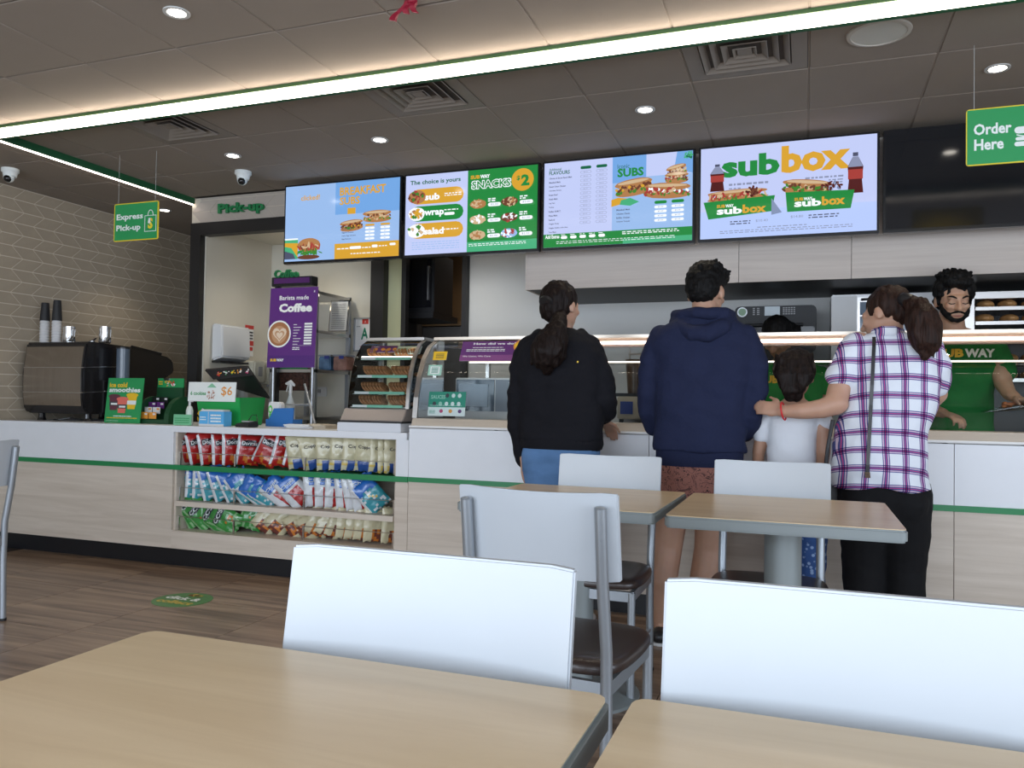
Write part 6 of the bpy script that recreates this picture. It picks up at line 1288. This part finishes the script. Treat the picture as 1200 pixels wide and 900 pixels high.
# blue napkin holder with white pack
x0, x1 = aY(313, 490, 4.5).x, aY(344, 490, 4.5).x; zt4 = aY(338, 478, 4.5).z; NB = mat('napkin_blue', (.02, .14, .42), .4); t = empty('napkin_holder', ((x0+x1)/2, 4.54, CT), 'blue folded cardboard holder beside the green tub', 'holder')
MB().loft([[V((x0+.02, y, CT+.001)), V((x1, y, CT+.001)), V((x1+.005, y, zt4)), V((x0+.06, y, zt4-.005)), V((x0+.02, y, CT+.045))] for y in (4.49, 4.50)]).build('front_flap', NB, t); MB().box(x0-.01, x1, 4.50, 4.60, CT+.001, CT+.05).build('tray', NB, t)
t = empty('wipes_pack', (x0+.05, 4.56, CT), 'white pack with green circle print standing in the blue holder', 'pack'); zp = aY(326, 471, 4.54).z; MB().rbox(x0, x0+.10, 4.505, 4.56, CT+.052, zp, .02, ax='y').build('pack_body', CW_, t, bevel=.008)
P = Panel((x0, 4.5045, CT+.052), (1, 0, 0), (0, 0, 1), .10, zp-CT-.052); P.ell(.22, .55, .16, .25, mat('pack_green', (.10, .5, .08), .5)); P.rect(.12, .05, .4, .3, MATS['pack_green']); P.ell(.22, .55, .09, .12, CW_); P.build('printed_face', t)
# spray bottle
c = V((aY(340, 480, 4.80).x, 4.80, CT)); zt5 = aY(340, 446, 4.80).z; t = empty('spray_bottle', c, 'clear spray bottle with white trigger and red label', 'bottle'); hh = zt5-CT
MB().lathe(c, [(.034, .001), (.036, .02), (.034, hh*.45), (.012, hh*.66), (.012, hh*.72)], 18).build('bottle_body', mat('bottle_clear', (.55, .58, .58), .15), t, smooth=True); MB().tube([c+V((-.035, 0, hh*.93)), c+V((.0, 0, hh*.97)), c+V((.028, 0, hh*.90))], [.009, .015, .010], 10, round_=True).build('trigger_head', CW_, t, smooth=True)
MB().tube([c+V((0, 0, hh*.70)), c+V((0, 0, hh*.95))], .012, 10).build('neck', CW_, t); MB().tube([c+V((-.020, 0, hh*.92)), c+V((-.034, 0, hh*.75))], .004, 6).build('trigger', CW_, t); MB().box(c.x-.022, c.x+.022, c.y-.038, c.y-.034, CT+.03, CT+.10).build('label', REDP, t)
# napkin stacks
for k, (px, Yn, rz, n_, lb) in enumerate(((355, 4.36, .15, 7, 'stack of white napkins spread on the counter'), (380, 4.40, -.2, 8, 'stack of cream paper bags beside the napkins'))):
    c = V((aY(px, 497, Yn).x, Yn, CT)); t = empty('napkin_stack', c, lb, 'napkins'); m_ = mat(('napkin_white', 'paper_cream')[k], ((.72, .72, .72), (.62, .54, .42))[k], .8)
    for i in range(n_):
        M = Matrix.Translation((c.x+random.uniform(-.012, .012)-.004*i, c.y+random.uniform(-.01, .01), c.z+.001+.0035*i)) @ Matrix.Rotation(rz+random.uniform(-.15, .15), 4, 'Z'); MB().box(-.085, .085, -.06, .06, 0, .003, M).build('napkin', m_, t)
# ================= cookie display case
X0, X1 = aY(405, 478, 4.19).x, aY(474, 478, 4.19).x; t = empty('cookie_case', ((X0+X1)/2, 4.35, CT), 'glass cookie display case with curved front beside the sandwich counter', 'display case')
MB().box(X0-.035, X1-.005, 4.155, 4.60, CT+.001, .965).build('base_box', mat('box_white', (.70, .72, .76), .35), t, bevel=.003); MB().box(X0-.03, X1-.005, 4.16, 4.60, .965, .975).build('black_gap', BLKP, t)
MB().add([V((x, y, z)) for x in (X0-.025, X1) for y, z in ((4.165, .976), (4.60, .976), (4.60, 1.05), (4.22, 1.05))], [(0, 1, 2, 3), (4, 7, 6, 5), (0, 4, 5, 1), (1, 5, 6, 2), (2, 6, 7, 3), (3, 7, 4, 0)]).build('sloped_base', mat('taupe_metal', (.36, .32, .30), .4, .4), t, bevel=.004)
pf = [(4.215, 1.05), (4.225, 1.16), (4.25, 1.27), (4.29, 1.36), (4.36, 1.44), (4.43, 1.475)]
MB().loft([[V((x, y, z)) for y, z in pf] for x in (X0, X1)], cap=False, closed=False).build('curved_glass', GL, t, smooth=True)
for x in (X0, X1-.004): MB().loft([[V((x+s, y, z)) for y, z in pf+[(4.60, 1.475), (4.60, 1.05)]] for s in (0, .004)]).build('side_glass', GL, t)
MB().box(X0-.005, X1+.005, 4.42, 4.61, 1.472, 1.490).build('top_cap', STEEL, t, bevel=.004)
for x in (X1-.006,): MB().loft([[V((x, y-.004, z)), V((x+.022, y-.004, z)), V((x+.022, y+.012, z)), V((x, y+.012, z))] for y, z in pf]).build('edge_frame', STEEL, t, smooth=True)
for x in (X0, X1-.02): MB().box(x, x+.02, 4.59, 4.61, 1.05, 1.475).build('rear_post', STEEL, t)
shz = [(1.055, 4.23, 4.58), (1.135, 4.25, 4.58), (1.235, 4.28, 4.58), (1.345, 4.32, 4.58)]
LB = mat('label_mint', (.20, .50, .36), .4); ck = None; CK = mat('cookie_brown', (.34, .15, .06), .8, noise_amt=.5, nscale=(60, 60, 60), bump=.5, bscale=120)
for k, (z, ya, yb) in enumerate(shz):
    MB().box(X0+.01, X1-.01, ya, yb, z, z+.004).build('shelf', (GL if k else STEEL), t); sb = MB(); sb.mi(0).box(X0+.03, X1-.03, ya-.012, ya, z, z+.016); sb.mi(1).box(X0+.03, X0+.13, ya-.013, ya-.012, z+.001, z+.015); sb.mi(0); sb.build('price_strip', [LB, CW_], t)
    TR = mat('tray_yellow', (.45, .30, .05), .5) if k else mat('tray_dark', (.05, .03, .02), .5)
    for s_ in (0, 1): MB().box(X0+.03+s_*.19, X0+.20+s_*.19, ya+.01, ya+.20, z+.005, z+.012).build('cookie_tray', TR, t)
    for s_ in (0, 1):
        for i in range(7):
            if ck is None: ck = MB().lathe((0, 0, 0), [(.036, 0), (.041, .005), (.038, .011), (.02, .014)], 16).build('cookie', CK, None, smooth=True); o = ck
            else: o = ck.copy(); COL.objects.link(o)
            o.location = (X0+.055+s_*.19+i*.021, ya+.075+random.uniform(-.01, .01), z+.014); o.location.z += .026; o.rotation_euler = (.15, R_(52), random.uniform(-.1, .1))
            tag(o, f'brown cookies standing in rows on the {("bottom", "second lowest", "second highest", "top")[k]} shelf of the glass case', 'cookie', f'cookies on the {("bottom", "second lowest", "second highest", "top")[k]} case shelf')
MB().box(X0+.02, X1-.02, 4.33, 4.34, 1.36, 1.368).build('case_light', emi('case_led', (1, .92, .82), 4), t)
def c1(P): P.rect(0, 0, 1, 1, PU); [P.ell(.2+.22*i+(.06 if i else 0), .45, .08, .22, ORG) for i in range(4)]; P.lines(.1, .8, .3, .92, 1, SWH, .5)
def c2(P): P.rect(0, 0, 1, 1, mat('card_sage', (.55, .66, .58), .5)); P.lines(.1, .25, .45, .8, 3, SGN, .5); food_sub(P, .72, .6, .4, .4, 0, (ORG, SGN, CW_), 12)
glass_sign('purple_label', (433, 403, 464, 413), 4.36, 'purple label with orange dots at the top of the cookie case', c1, 'label', -R_(35)); glass_sign('pale_label', (462, 403, 492, 415), 4.36, 'pale green label beside the purple one on the cookie case', c2, 'label', -R_(35))
# ================= floor sticker
c = aZ(214, 703, 0); t = empty('floor_sticker', (c.x, c.y, 0), 'oval green click and collect sticker on the wood-look floor', 'sticker')
FG = mat('sticker_green', (.06, .22, .05), .35); FY = mat('sticker_yellow', (.55, .40, .05), .4)
MB().loft([[V((c.x+r*cos(2*pi*k/40), c.y+r*.95*sin(2*pi*k/40), z)) for k in range(40)] for r, z in ((.16, .0002), (.16, .0012))]).build('disc', FG, t)
P = Panel((c.x-.16, c.y-.16, .0014), (1, 0, 0), (0, 1, 0), .32, .32); P.text('click &', .12, .48, .82, .66, SWH, .04); P.text('collect', .14, .24, .86, .42, FY, .04); food_blob(P, .5, .8, .18, .08, (FY, mat('sticker_brown', (.2, .1, .03), .5))); P.build('printed_face', t)
